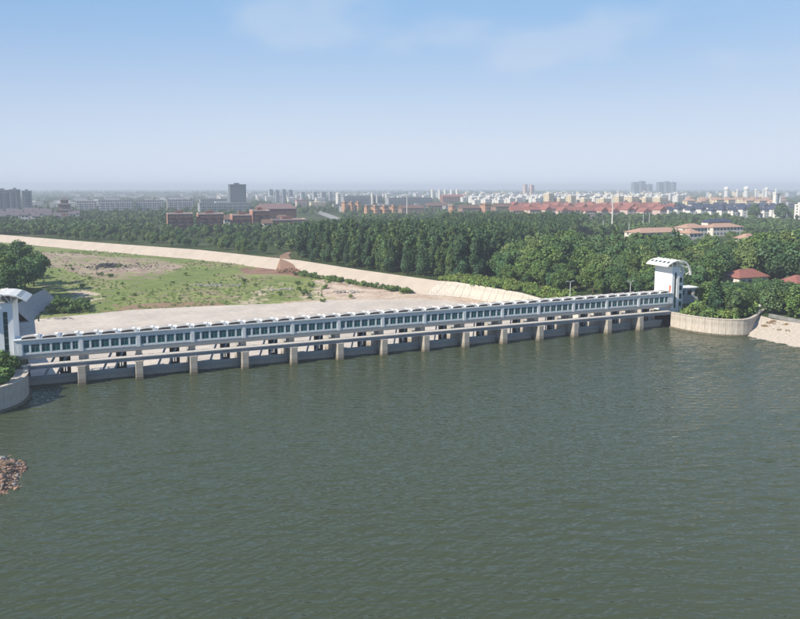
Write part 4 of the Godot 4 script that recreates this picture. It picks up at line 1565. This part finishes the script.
const LOOKS := {
	"blue": ["blue", "flat", "roof_grey"], "pale": ["pale", "flat", "roof_grey"], "brick": ["brick", "flat", "pinkwhite"], "redroof": ["brick", "gable", "redroof"], "whitehouse": ["house_white", "gable", "roof_brown"],
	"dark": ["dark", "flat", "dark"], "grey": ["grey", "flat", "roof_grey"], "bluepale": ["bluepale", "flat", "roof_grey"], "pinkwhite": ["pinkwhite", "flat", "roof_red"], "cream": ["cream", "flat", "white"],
	"white": ["white", "flat", "white"], "orange": ["orange", "flat", "roof_brown"], "brownrow": ["brown", "gable", "roof_brown"], "redlow": ["roof_red", "gable", "roof_red"], "hipwhite": ["house_white", "hip", "roof_orange"],
	"hipblue": ["house_white", "hip", "roof_orange"], "hiporange": ["house_white", "hip", "roof_orange"], "hipred": ["house_white", "hip", "roof_red"], "tiered": ["brown", "hip", "roof_slate"], "redrow": ["pinkwhite", "gable", "roof_red"],
	"villa": ["white", "gable", "roof_blue"], "smallhouse": ["house_white", "gable", "roof_slate"], "tan": ["cream", "hip", "roof_orange"], "tall": ["pale", "flat", "roof_grey"],
}


func city(style: String, label: String, category: String, group: String, x: float, z: float, w: float, d: float, h: float, turn := TH, parts := true) -> Node3D:
	var look: Array = LOOKS[style]
	var names_by := {"house": "house", "tower": "tower_block", "high rise": "high_rise", "building": "public_building", "hall": "hall", "row building": "row_building", "brick block": "brick_block", "office block": "office_block", "pavilion": "pavilion", "villa": "villa", "row house": "row_house", "bungalow": "bungalow"}
	if (style == "villa" or style == "redrow") and rng.randf() < 0.5:
		turn += PI / 2
	var o := thing(names_by.get(category, "apartment_block"), label, category, Vector3(x, LAND, z), turn, group)
	footprints.append(Vector3(x, z, (w + d) * 0.36))
	var floors := maxi(1, roundi(h / 3.1))
	var key := "%s %.1f %.1f %.1f" % [style, w, d, h]
	var body := h
	if style == "tiered":
		body = h * 0.45
		floors = 3
	part("wall", kept("wall" + key, func() -> Mesh: return wall_mesh(w, d, body, floors)), M[look[0]], o)
	part("roof", kept("roof" + key, func() -> Mesh: return roof_mesh(look[1], w, d, body)), M[look[2]], o)
	if not parts:
		return o
	part("window", kept("window" + key, func() -> Mesh: return window_mesh(w, d, body, floors)), M.far_window, o, "stuff")
	if look[1] == "flat" and floors > 2 and style != "dark":
		part("balcony", kept("ledge" + key, func() -> Mesh: return ledge_mesh(w, d, body, floors)), M[look[0]], o, "stuff")
	if look[1] == "flat":
		var s := Shape.new()
		s.span(-w * 0.18, w * 0.12, body + 0.35, body + 3.0, -d * 0.25, d * 0.15)
		part("stair_house", s.mesh(), M[look[0]], o)
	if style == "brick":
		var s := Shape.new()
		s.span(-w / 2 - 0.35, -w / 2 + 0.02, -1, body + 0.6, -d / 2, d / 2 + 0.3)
		part("end_wall", s.mesh(), M.lit_brick, o)  # left end in a lighter brick: the sun on it is painted in
	if style == "hipblue":
		var s := Shape.new()
		s.span(-w * 0.4, w * 0.4, h, h + 3.4, -d * 0.4, 0)
		part("upper_storey", s.mesh(), M.house_white, o)
		var m := roof_mesh("hip", w * 0.8, d * 0.45, 0)
		part("upper_roof", m, M.roof_blue, o).position = Vector3(0, h + 3.4, -d * 0.2)
	if style == "tiered":
		for k in 2:
			var f := 0.72 - 0.24 * k
			var y := body + 2.0 + k * 5.0
			part("upper_wall", wall_mesh(w * f, d * f, 4.4, 1), M.brown, o).position = Vector3(0, y, 0)
			part("upper_roof", roof_mesh("hip", w * f * 1.15, d * f * 1.15, 0), M.roof_slate, o).position = Vector3(0, y + 4.4, 0)
	return o


func rows(style: String, label: String, category: String, group: String, depths: Array, from: float, to: float, step: float, w: float, d: float, h: float, seed_no: int, skip := 0.08, parts := true) -> void:
	# from and to are slopes: how far to the side for each metre away
	var g := RandomNumberGenerator.new()
	g.seed = seed_no
	for far in depths:
		var x: float = from * far + g.randf() * step * 0.5
		while x < to * far:
			if g.randf() > skip:
				var high: float = [h, h * 0.9, h * 1.12][g.randi() % 3]
				var p := Vector2(x, -far + g.randf_range(-6, 6))
				if clear_of(p, w * 0.25):
					city(style, label, category, group, p.x, p.y, w, d, high, TH + g.randf_range(-0.04, 0.04), parts)
			x += step * g.randf_range(0.92, 1.2)


func town() -> void:
	rng.seed = 33
	city("blue", "dark bluish apartment block at the left edge of the skyline", "apartment block", "apartment blocks at the far left", -541, -929, 15.6, 14, 31.9)
	city("blue", "dark bluish apartment block second from the left edge of the skyline", "apartment block", "apartment blocks at the far left", -524, -929, 11.2, 14, 32.6)
	city("blue", "dark bluish apartment block with the pale right edge at the far left", "apartment block", "apartment blocks at the far left", -508, -929, 10.2, 14, 30.6)
	city("pale", "short pale lavender slab just right of the tiered roof building", "apartment block", "", -461, -1003, 26.1, 12, 15.4)
	city("pale", "long pale lavender slab in front of the dark far tree line", "apartment block", "", -418, -1003, 47.2, 12, 16.9)
	city("pale", "pale lavender slab between two similar ones left of the red complex", "apartment block", "", -376, -1024, 39.1, 12, 16.5)
	city("pale", "pale lavender slab just above the red brick complex", "apartment block", "", -344, -1069, 41.0, 12, 16.4)
	city("brick", "dark red brick block with sunlit left gable, leftmost of the complex", "brick block", "", -180, -556, 19.1, 14, 14.5)
	city("brick", "long dark red brick block with an orange left gable end", "brick block", "", -158, -566, 20, 14, 14.0)
	city("brick", "plain dark brick block between two others below the hotel tower", "brick block", "", -134, -578, 18, 14, 12.5)
	city("brick", "dark red brick block with an orange gable, right of the low white houses", "brick block", "", -120, -582, 14.1, 16, 16.1)
	city("brick", "low brick block with pale window rows at the right end of the complex", "brick block", "", -96, -581, 28.6, 14, 8.5)
	city("redroof", "big building with a purple red sloping roof behind the brick complex", "hall", "", -127, -692, 29.9, 60, 15.3)
	city("whitehouse", "small white house at the foot of the red brick complex", "house", "white houses before the brick complex", -164, -593, 8.3, 9, 6.9)
	city("whitehouse", "tiny cream house right beside another below the hotel tower", "house", "white houses before the brick complex", -156, -623, 11.3, 9, 7.3)
	city("whitehouse", "cream gabled house before the purple roofed hall", "house", "white houses before the brick complex", -106, -541, 7.0, 9, 7.9)
	city("whitehouse", "white house with pale gable below the sloping purple roof", "house", "white houses before the brick complex", -111, -639, 7.5, 9, 7.5)
	city("dark", "tall dark blue grey hotel tower rising above the red complex", "tower", "", -240, -1006, 23.1, 20, 39.7)
	city("grey", "grey blue podium building around the foot of the hotel tower", "building", "", -250, -970, 70.6, 30, 13.4)
	city("grey", "pale grey office block left of the hotel tower", "office block", "", -307, -1118, 41.1, 16, 16.4)
	city("pale", "small white block with flat roof just left of the hotel tower", "apartment block", "", -302, -1142, 7.1, 9, 11.7)
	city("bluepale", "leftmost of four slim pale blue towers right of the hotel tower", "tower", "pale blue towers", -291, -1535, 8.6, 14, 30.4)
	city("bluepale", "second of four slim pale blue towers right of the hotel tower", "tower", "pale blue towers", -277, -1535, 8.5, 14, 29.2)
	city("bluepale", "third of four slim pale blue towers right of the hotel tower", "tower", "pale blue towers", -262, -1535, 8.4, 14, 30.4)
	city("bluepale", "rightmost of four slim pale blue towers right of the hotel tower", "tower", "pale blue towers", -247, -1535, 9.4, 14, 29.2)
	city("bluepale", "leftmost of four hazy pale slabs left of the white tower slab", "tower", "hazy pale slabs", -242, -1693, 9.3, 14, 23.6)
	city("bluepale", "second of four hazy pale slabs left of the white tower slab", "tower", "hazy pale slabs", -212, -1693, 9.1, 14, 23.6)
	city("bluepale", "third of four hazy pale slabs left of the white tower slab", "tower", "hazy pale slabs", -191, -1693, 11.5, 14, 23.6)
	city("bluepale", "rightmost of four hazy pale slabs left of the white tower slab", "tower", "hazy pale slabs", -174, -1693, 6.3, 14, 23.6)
	city("pinkwhite", "pink and white low block with red stripes before the hazy slabs", "apartment block", "", -182, -1260, 21.1, 14, 12.0)
	city("cream", "low cream block right of the pink and white block", "apartment block", "", -145, -1199, 27.0, 14, 9.7)
	city("white", "tall narrow white slab left of the orange blocks", "tower", "", -104, -1143, 4.3, 12, 25.1)
	city("grey", "very long blue grey block behind the orange blocks", "building", "", -75, -1330, 78.0, 18, 18.5)
	city("grey", "long blue grey block right of the two white stair towers", "building", "", 16, -1262, 86.4, 18, 16.6)
	city("white", "left of two white stair towers above the orange blocks", "tower", "", -54, -1326, 3, 7.4, 23.4)
	city("white", "right of two white stair towers above the orange blocks", "tower", "", -45, -1325, 3, 5.8, 19.5)
	city("orange", "left of three orange blocks beside the white slab", "apartment block", "orange blocks", -82, -1004, 4.6, 15.1, 13.2)
	city("orange", "middle of three orange blocks beside the white slab", "apartment block", "orange blocks", -72, -1004, 4.2, 13.4, 13.2)
	city("orange", "right of three orange blocks beside the white slab", "apartment block", "orange blocks", -62, -1004, 4.6, 14.2, 13.2)
	city("orange", "leftmost of four orange blocks in front of the long grey block", "apartment block", "orange blocks", -44, -894, 3.4, 10.2, 10.5)
	city("orange", "second of four orange blocks in front of the long grey block", "apartment block", "orange blocks", -33, -896, 5.5, 15.7, 10.5)
	city("orange", "third of four orange blocks in front of the long grey block", "apartment block", "orange blocks", -21, -895, 5.6, 15.1, 10.5)
	city("orange", "rightmost of four orange blocks in front of the long grey block", "apartment block", "orange blocks", -9, -895, 5.6, 14.6, 10.5)
	city("brownrow", "long brown row building behind the tall floodlight mast", "row building", "", 15, -929, 32.4, 14, 8.2)
	city("brownrow", "long brown row building with orange roof right of the mast", "row building", "", 57, -1047, 37.3, 14, 8.4)
	city("orange", "small orange house at the end of the brown row", "house", "", 71, -928, 6.0, 12.4, 10.2)
	city("brownrow", "long grey brown row building above the poplar grove", "row building", "", 92, -912, 25.6, 14, 8.7)
	city("orange", "orange house with pale gable above the poplar grove", "house", "", 114, -912, 8.3, 15.1, 12.7)
	city("brownrow", "dull brown row building left of the red roofed rows", "row building", "", 139, -929, 26.0, 14, 10.2)
	city("white", "leftmost of five slim white towers in the hazy middle distance", "tower", "five slim white towers", 86, -1817, 4.1, 9.1, 28.8)
	city("white", "second of five slim white towers in the hazy middle distance", "tower", "five slim white towers", 105, -1816, 4.1, 8.8, 28.8)
	city("white", "middle of five slim white towers in the hazy middle distance", "tower", "five slim white towers", 120, -1816, 4.1, 8.7, 28.8)
	city("white", "fourth of five slim white towers in the hazy middle distance", "tower", "five slim white towers", 137, -1816, 4.1, 8.5, 28.8)
	city("white", "rightmost of five slim white towers in the hazy middle distance", "tower", "five slim white towers", 152, -1816, 4.1, 8.4, 28.8)
	city("redlow", "low red hall at the feet of the slim white towers", "hall", "", 123, -1585, 59.2, 16, 15.1)
	city("pinkwhite", "left of the twin pinkish towers above the white town", "tower", "twin pinkish towers", 428, -2336, 9.0, 14.3, 44.6)
	city("pinkwhite", "right of the twin pinkish towers above the white town", "tower", "twin pinkish towers", 450, -2337, 11.8, 16, 42.9)
	city("cream", "first from the left of the cream slabs behind the red roofs", "apartment block", "cream slabs", 275, -1261, 11.4, 17.0, 24.0)
	city("cream", "second from the left of the cream slabs behind the red roofs", "apartment block", "cream slabs", 295, -1262, 12.6, 18.1, 14.8)
	city("cream", "third from the left of the cream slabs behind the red roofs", "apartment block", "cream slabs", 316, -1261, 11.1, 15.3, 20.3)
	city("cream", "fourth from the left of the cream slabs behind the red roofs", "apartment block", "cream slabs", 341, -1263, 16.9, 22, 14.8)
	city("cream", "fifth from the left of the cream slabs behind the red roofs", "apartment block", "cream slabs", 377, -1263, 17.5, 22, 14.8)
	city("cream", "sixth from the left of the cream slabs behind the red roofs", "apartment block", "cream slabs", 404, -1260, 12.0, 14.5, 19.4)
	city("cream", "seventh from the left of the cream slabs behind the red roofs", "apartment block", "cream slabs", 429, -1262, 17.2, 20.2, 18.5)
	city("cream", "eighth from the left of the cream slabs behind the red roofs", "apartment block", "cream slabs", 454, -1261, 13.9, 15.7, 16.6)
	city("cream", "ninth from the left of the cream slabs behind the red roofs", "apartment block", "cream slabs", 481, -1262, 17.6, 19.1, 16.6)
	city("dark", "left section of the left grey high rise on the skyline", "high rise", "left grey high rise cluster", 1122, -3272, 19.4, 22.7, 60.0)
	city("dark", "middle, tallest section of the left grey high rise on the skyline", "high rise", "left grey high rise cluster", 1157, -3273, 25.3, 26, 64.8)
	city("dark", "right, lowest section of the left grey high rise on the skyline", "high rise", "left grey high rise cluster", 1193, -3272, 21.2, 23.7, 50.4)
	city("dark", "left section of the right grey high rise on the skyline", "high rise", "right grey high rise cluster", 1242, -3272, 19.8, 21.6, 60.0)
	city("dark", "middle, tallest section of the right grey high rise on the skyline", "high rise", "right grey high rise cluster", 1274, -3272, 21.4, 23.0, 63.4)
	city("dark", "right section of the right grey high rise on the skyline", "high rise", "right grey high rise cluster", 1307, -3271, 19.9, 21.1, 60.0)
	city("white", "white block at the right edge beyond the twin round trees", "apartment block", "", 458, -780, 8.8, 6.9, 16.0)
	city("grey", "blue grey block between the gate tower and the right edge", "apartment block", "", 549, -963, 11.8, 9.4, 12.7)
	city("pinkwhite", "white and pink block beside the white gate tower", "apartment block", "", 567, -1044, 8.4, 7.0, 11.5)
	city("hipwhite", "cream building with orange hip roof, left part of the complex beyond the trees", "building", "", 214, -500, 19, 13, 6.8)
	city("hipblue", "long building with pink roof and dark blue upper roof beyond the right trees", "building", "", 243, -516, 30, 16, 6.6)
	city("hiporange", "long low white building with orange roof behind the broad trees", "building", "", 179, -477, 40, 15, 5.2)
	city("hiporange", "low orange roofed building in front of the cream hip roofed one", "building", "", 190, -445, 10.1, 10.1, 6.5)
	city("hipwhite", "white house with pink roof half hidden by trees at the right", "house", "", 210, -410, 12, 9, 5.6)
	city("hipred", "long red roofed bungalow half hidden behind the abutment shrubs", "bungalow", "", 126, -246, 14.0, 7.5, 4.0)
	city("hipred", "orange red roofed bungalow at the right edge above the beach", "bungalow", "", 133.5, -227, 7.5, 6.5, 4.6)
	city("tiered", "pavilion like building with tiered roofs in the left distance", "pavilion", "", -385, -782, 16.3, 14, 22.9)
	rows("smallhouse", "small house with slate purple roof in the village rows at the far left", "row house", "village houses at the far left", [735, 775, 820, 880], -0.62, -0.475, 11.0, 7.5, 8.0, 6.0, 51)
	rows("redrow", "red roofed row block in the long red rows beyond the trees", "row house", "red roofed rows", [800, 840, 885, 935, 990, 1060], 0.165, 0.40, 15.5, 13.0, 10.0, 9.0, 52, 0.04)
	rows("villa", "white villa with dark blue roof in the villa quarter at the right", "villa", "white villas with dark blue roofs", [820, 855, 895, 940, 990, 1050], 0.39, 0.565, 11.5, 7.5, 8.5, 9.0, 53, 0.06)
	rows("tan", "cream block with orange hip roof in the far right quarter", "apartment block", "cream blocks at the far right", [1200, 1290, 1390, 1500], 0.42, 0.565, 24.0, 17.0, 11.0, 13.0, 54)
	rows("white", "white block in the dense white quarter left of the cream slabs", "apartment block", "dense white quarter", [1250, 1340, 1440, 1560, 1700, 1900, 2150], 0.105, 0.215, 20.0, 12.0, 11.0, 14.0, 55)
	rows("white", "white block in the rows behind the cream slabs", "apartment block", "white rows behind the cream slabs", [1360, 1450, 1560, 1700, 1860, 2050], 0.215, 0.42, 28.0, 17.0, 12.0, 17.0, 56)
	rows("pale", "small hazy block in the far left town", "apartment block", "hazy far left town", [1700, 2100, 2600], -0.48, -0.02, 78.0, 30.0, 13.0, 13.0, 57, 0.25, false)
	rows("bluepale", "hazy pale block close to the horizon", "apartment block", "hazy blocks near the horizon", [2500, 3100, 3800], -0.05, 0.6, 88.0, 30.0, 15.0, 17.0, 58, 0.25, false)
	rows("white", "pale block in the hazy far centre of the town", "apartment block", "far centre of the town", [1500, 1750, 2050, 2400], -0.27, 0.10, 52.0, 20.0, 12.0, 14.0, 61, 0.25)
	rows("cream", "cream block in the far dense band under the skyline", "apartment block", "far dense band", [2250, 2550, 2900], 0.10, 0.56, 50.0, 26.0, 13.0, 17.0, 62, 0.15, false)
	rows("white", "white block among the pale rows at the far left", "apartment block", "pale rows at the far left", [1080, 1200, 1380], -0.56, -0.30, 60.0, 30.0, 12.0, 10.0, 63, 0.3)
	rows("grey", "dull low block between the orange blocks and the red rows", "apartment block", "dull low blocks in the middle", [1020, 1120], -0.20, 0.10, 52.0, 24.0, 12.0, 8.0, 59, 0.3)
	# storage spheres on drums on the far right skyline
	for q in [[0.478, 8.0, 11.0], [0.494, 3.5, 7.0], [0.507, 8.5, 11.5], [0.521, 3.5, 7.5], [0.532, 3.0, 7.0], [0.5365, 6.5, 10.0], [0.5505, 3.5, 8.0]]:
		var far := 2150.0
		var k: int = [0.478, 0.494, 0.507, 0.521, 0.532, 0.5365, 0.5505].find(q[0])
		var o := thing("storage_sphere", ["leftmost white sphere of the storage spheres on the right skyline", "small white sphere right of the leftmost storage sphere", "biggest white storage sphere on the right skyline", "small sphere right of the biggest storage sphere", "small sphere left of the third large storage sphere", "third large white storage sphere from the left on the skyline", "rightmost white sphere of the storage spheres on the skyline"][k], "storage sphere", Vector3(q[0] * far, LAND, -far), 0.0, "white storage spheres on the skyline")
		var r: float = q[1]
		var s := Shape.new()
		s.tube(Vector3.ZERO, Vector3(0, q[2] + 18.0, 0), r * 0.8, r * 0.8, 12)
		part("drum", s.mesh(), M.white, o)
		s = Shape.new()
		s.ball(Vector3(0, q[2] + 20.0, 0), Vector3.ONE * r)
		part("sphere", s.mesh(), M.white, o)
	# white gate tower: two tall legs under a beam, on a broad base
	var gt := thing("gate_tower", "white gate shaped tower of two legs and a top beam at the right", "gate tower", Vector3(645, LAND, -1166), TH)
	var s := Shape.new()
	s.span(-8, 8, 0, 9, -5, 5)
	part("base", s.mesh(), M.white, gt)
	for x in [-1.0, 1.0]:
		s = Shape.new()
		s.span(x * 3.6, x * 7.0, 9, 25.5, -3, 3)
		part("leg", s.mesh(), M.white, gt)
	s = Shape.new()
	s.span(-7.6, 7.6, 25.5, 28, -3.4, 3.4)
	part("top_beam", s.mesh(), M.white, gt)
	# white tents by the trees beyond the far levee
	for k in 6:
		var o := thing("tent", "small white tent in the row among trees beyond the far levee", "tent", Vector3(-222 + k * 4.0, LAND, -538 + k * 1.2), TH, "white tents beyond the levee")
		s = Shape.new()
		s.along(PackedVector2Array([Vector2(1.5, 0), Vector2(1.5, 1.7), Vector2(0, 2.8), Vector2(-1.5, 1.7), Vector2(-1.5, 0)]), -1.4, 1.4)
		part("canopy", s.mesh(), M.white, o)


# ---------------------------------------------------------------- rubble and rocks
func heap(called: String, label: String, category: String, at: Vector3, spread: Vector2, count: int, size: float, material: Material, seed_no: int, high := 0.8) -> void:
	var g := RandomNumberGenerator.new()
	g.seed = seed_no
	var s := Shape.new()
	for k in count:
		var d := Vector2(g.randfn(), g.randfn()) * 0.45
		var r := size * g.randf_range(0.5, 1.4)
		s.stone(at + Vector3(d.x * spread.x, high * exp(-d.length_squared() * 2.0) * g.randf(), d.y * spread.y), Vector3(r, r * g.randf_range(0.5, 0.9), r * g.randf_range(0.7, 1.2)), g)
	var o := part(called, s.mesh(), material, self, "stuff")
	tag(o, label, category)


func river_details() -> void:
	# the rocky spit at the left edge: a mound under loose reddish stones
	var mound := Shape.new()
	var c := Vector3(-60.2, 0, -88.4)
	var reach := Vector2(10.2, 10.8)
	var g := RandomNumberGenerator.new()
	g.seed = 71
	var rim := func(a: float, f: float) -> Vector3:
		var w := 1.0 + 0.05 * sin(a * 5.0) + 0.04 * sin(a * 9.0 + 1.0)
		return c + Vector3(cos(a) * reach.x * f * w, lerpf(1.5, -0.7, smoothstep(0.35, 1.06, f)), sin(a) * reach.y * f * w)
	for k in 30:
		var a := TAU * k / 30.0
		var b := TAU * (k + 1) / 30.0
		for j in 4:
			var f := 0.3 + 0.19 * j
			mound.quad(rim.call(a, f), rim.call(b, f), rim.call(b, f + 0.19), rim.call(a, f + 0.19), Vector3.UP)
		mound.tri(rim.call(a, 0.3), rim.call(b, 0.3), c + Vector3.UP * 1.5, Vector3.UP)
	struct("spit", mound.mesh(), M.earth)
	var bank := Shape.new()
	bank.quad(Vector3(-66, 0.6, -86), Vector3(-66, 0.6, -96), Vector3(-150, LAND, -101), Vector3(-150, LAND, -80), Vector3.UP)
	struct("spit", bank.mesh(), M.earth)
	var shapes: Array[Mesh] = []
	for k in 7:
		var s := Shape.new()
		s.stone(Vector3.ZERO, Vector3(1.0, 0.7, 0.9), g)
		shapes.append(s.mesh())
	for k in 260:
		var p: Vector3 = rim.call(g.randf_range(-1.5, 1.5), sqrt(g.randf_range(0.3, 0.93)))
		var pale := k % 7 == 0
		var o := part("rock", shapes[k % 7], M.pale_stone if pale else M.brown_stone if k % 3 == 0 else M.stone, self)
		o.position = p + Vector3(0, 0.06, 0)
		o.rotation = Vector3(g.randf() * 0.6, g.randf() * TAU, g.randf() * 0.6)
		o.scale = Vector3.ONE * (g.randf_range(0.16, 0.42) if k % 11 else g.randf_range(0.5, 0.8))
		tag(o, "loose pale grey rock on the spit at the left edge" if pale else "loose brown rock on the spit at the left edge" if k % 3 == 0 else "loose reddish tan rock on the spit at the left edge", "rock", "rocks of the spit")
	var gravel := Shape.new()
	for k in 1300:
		var r := g.randf_range(0.08, 0.2)
		gravel.stone(rim.call(g.randf_range(-1.6, 1.6), sqrt(g.randf_range(0.2, 0.97))) + Vector3(0, 0.02, 0), Vector3(r, r * 0.7, r), g)
	tag(part("spit_gravel", gravel.mesh(), M.stone, self, "stuff"), "small reddish tan stones filling the gaps on the spit", "")
	heap("rock_heap", "heap of dark broken rock on the bare soil of the river bed", "rubble heap", Vector3(-151, -0.3, -348), Vector2(7, 9), 90, 0.8, M.dark_stone, 73, 1.5)
	heap("earth_clods", "brown earth clods around the ramp over the levee", "earth heap", Vector3(-53, 0.3, -325), Vector2(7, 8), 150, 0.55, M.earth, 81, 1.2)
	heap("rubble", "scattered dark stones over the bare soil of the river bed", "rubble heap", Vector3(-140, -0.5, -345), Vector2(26, 22), 160, 0.45, M.dark_stone, 74, 0.1)
	heap("rubble", "pale broken concrete lying on the grass of the river bed", "rubble heap", Vector3(-75, -0.5, -280), Vector2(13, 5), 70, 0.5, M.pale_stone, 75, 0.3)
	heap("rubble", "white debris at the foot of the grey bank slope", "rubble heap", Vector3(-104, -0.4, -207), Vector2(5, 2), 36, 0.5, M.pale_stone, 76, 0.3)
	heap("rubble", "pale rocks beside the green patch on the sandy bed", "rubble heap", Vector3(-22, -0.4, -262), Vector2(7, 4), 50, 0.5, M.pale_stone, 77, 0.3)
	heap("rubble", "grey stones in the grass left of the pale path", "rubble heap", Vector3(-47, -0.5, -268), Vector2(6, 4), 40, 0.45, M.pale_stone, 78, 0.3)
	for row in [["beach_stones", "brown stones and dry weed strewn over the upper beach at the right", 90, 0.20, M.brown_stone, 0.45, 0.98], ["beach_gravel", "small pale stones all over the beach at the right", 260, 0.10, M.pale_stone, 0.1, 1.0]]:
		var s := Shape.new()
		for k in int(row[2]):
			var t := g.randf_range(-46, -15.5)
			var f := g.randf_range(row[5], row[6])
			var r: float = row[3] * g.randf_range(0.5, 1.4)
			var lo := lerpf(164.2, 166.8, (-t - 15.6) / 34.0) - 2.0
			var hi := lerpf(175.0, 178.0, (-t - 15.6) / 34.0)
			s.stone(dam(lerpf(lo, hi, f), lerpf(-0.9, LAND, f) + r * 0.2, t), Vector3(r, r * 0.6, r), g)
		tag(part(row[0], s.mesh(), row[4], self, "stuff"), row[1], "")
	var weeds := []
	for k in 16:
		var t := g.randf_range(-34, -15.5)
		var f := g.randf_range(0.62, 0.97)
		weeds.append([dam(lerpf(lerpf(162.2, 164.8, (-t - 15.6) / 34.0), lerpf(175.0, 178.0, (-t - 15.6) / 34.0), f), lerpf(-0.9, LAND, f), t), Vector3(0.8, 0.3, 0.8) * g.randf_range(0.6, 1.3)])
	tag(part("dry_weed", crown(95, weeds, 900, 0.16, Color(0.26, 0.17, 0.09)), M.leaf, self, "stuff"), "patches of dry brown weed on the upper beach at the right", "")


# ---------------------------------------------------------------- lamps and masts
func furniture() -> void:
	for q in [[54.4, -215.0, "double armed lamp post behind the gallery, left of two"], [73.6, -215.0, "double armed lamp post behind the gallery, nearer the white tower"]]:
		var o := thing("lamp_post", q[2], "lamp post", Vector3(q[0], LAND, q[1]), TH, "lamp posts behind the gallery")
		var s := Shape.new()
		s.tube(Vector3.ZERO, Vector3(0, 6.2, 0), 0.13, 0.09, 8)
		part("pole", s.mesh(), M.galvanised, o)
		for x in [-1.0, 1.0]:
			s = Shape.new()
			s.beam(Vector3(0, 6.1, 0), Vector3(x * 0.9, 6.3, 0), 0.1, 0.1)
			part("arm", s.mesh(), M.galvanised, o)
			s = Shape.new()
			s.box(Vector3(x * 1.1, 6.3, 0), Vector3(0.7, 0.12, 0.3))
			part("lamp_head", s.mesh(), M.galvanised, o)
	for q in [[168.6, -540.0, 30.0, "tall white floodlight mast rising above the trees at the right"], [8.6, -835.0, 27.0, "tall white floodlight mast before the orange blocks in the distance"]]:
		var o := thing("floodlight_mast", q[3], "floodlight mast", Vector3(q[0], LAND, q[1]))
		var s := Shape.new()
		s.tube(Vector3.ZERO, Vector3(0, q[2], 0), 0.62, 0.36, 10)
		part("pole", s.mesh(), M.white, o)
		s = Shape.new()
		s.tube(Vector3(0, q[2] - 0.5, 0), Vector3(0, q[2], 0), 1.3, 1.3, 10)
		part("crown_ring", s.mesh(), M.galvanised, o)
		for k in 6:
			s = Shape.new()
			var a := TAU * k / 6.0
			s.box(Vector3(cos(a) * 1.7, q[2] - 0.4, sin(a) * 1.7), Vector3(0.7, 0.7, 0.7))
			part("lamp_head", s.mesh(), M.white, o)
	for q in [[145.4, -486.0, 12.5, "thin grey pole among the trees, left of the white mast"], [168.6, -500.0, 10.5, "thin grey pole among the trees, right of the white mast"], [193.2, -540.0, 15.0, "left of two slim lattice poles behind the long orange roof"], [198.0, -540.0, 16.0, "right of two slim lattice poles behind the long orange roof"]]:
		var o := thing("utility_pole", q[3], "utility pole", Vector3(q[0], LAND, q[1]), TH)
		var s := Shape.new()
		s.tube(Vector3.ZERO, Vector3(0, q[2], 0), 0.24, 0.16, 8)
		part("pole", s.mesh(), M.galvanised, o)
		s = Shape.new()
		s.beam(Vector3(-0.9, q[2] - 0.6, 0), Vector3(0.9, q[2] - 0.6, 0), 0.14, 0.14)
		part("crossarm", s.mesh(), M.galvanised, o)
	var gl := thing("globe_lamp", "white globe lamp on a short post at the far end of the abutment wall", "lamp", dam(177.6, 4.0, -8.2), TH)
	var s := Shape.new()
	s.tube(Vector3.ZERO, Vector3(0, 1.9, 0), 0.08, 0.06, 8)
	part("pole", s.mesh(), M.galvanised, gl)
	s = Shape.new()
	s.ball(Vector3(0, 2.15, 0), Vector3.ONE * 0.42)
	part("globe", s.mesh(), M.white, gl)
	var post := thing("marker_post", "small dark post standing on the pale apron behind the left tower", "post", Vector3(-109.5, -0.35, -203.0))
	s = Shape.new()
	s.tube(Vector3.ZERO, Vector3(0, 1.6, 0), 0.22, 0.16, 8)
	part("post", s.mesh(), M.dark_steel, post)
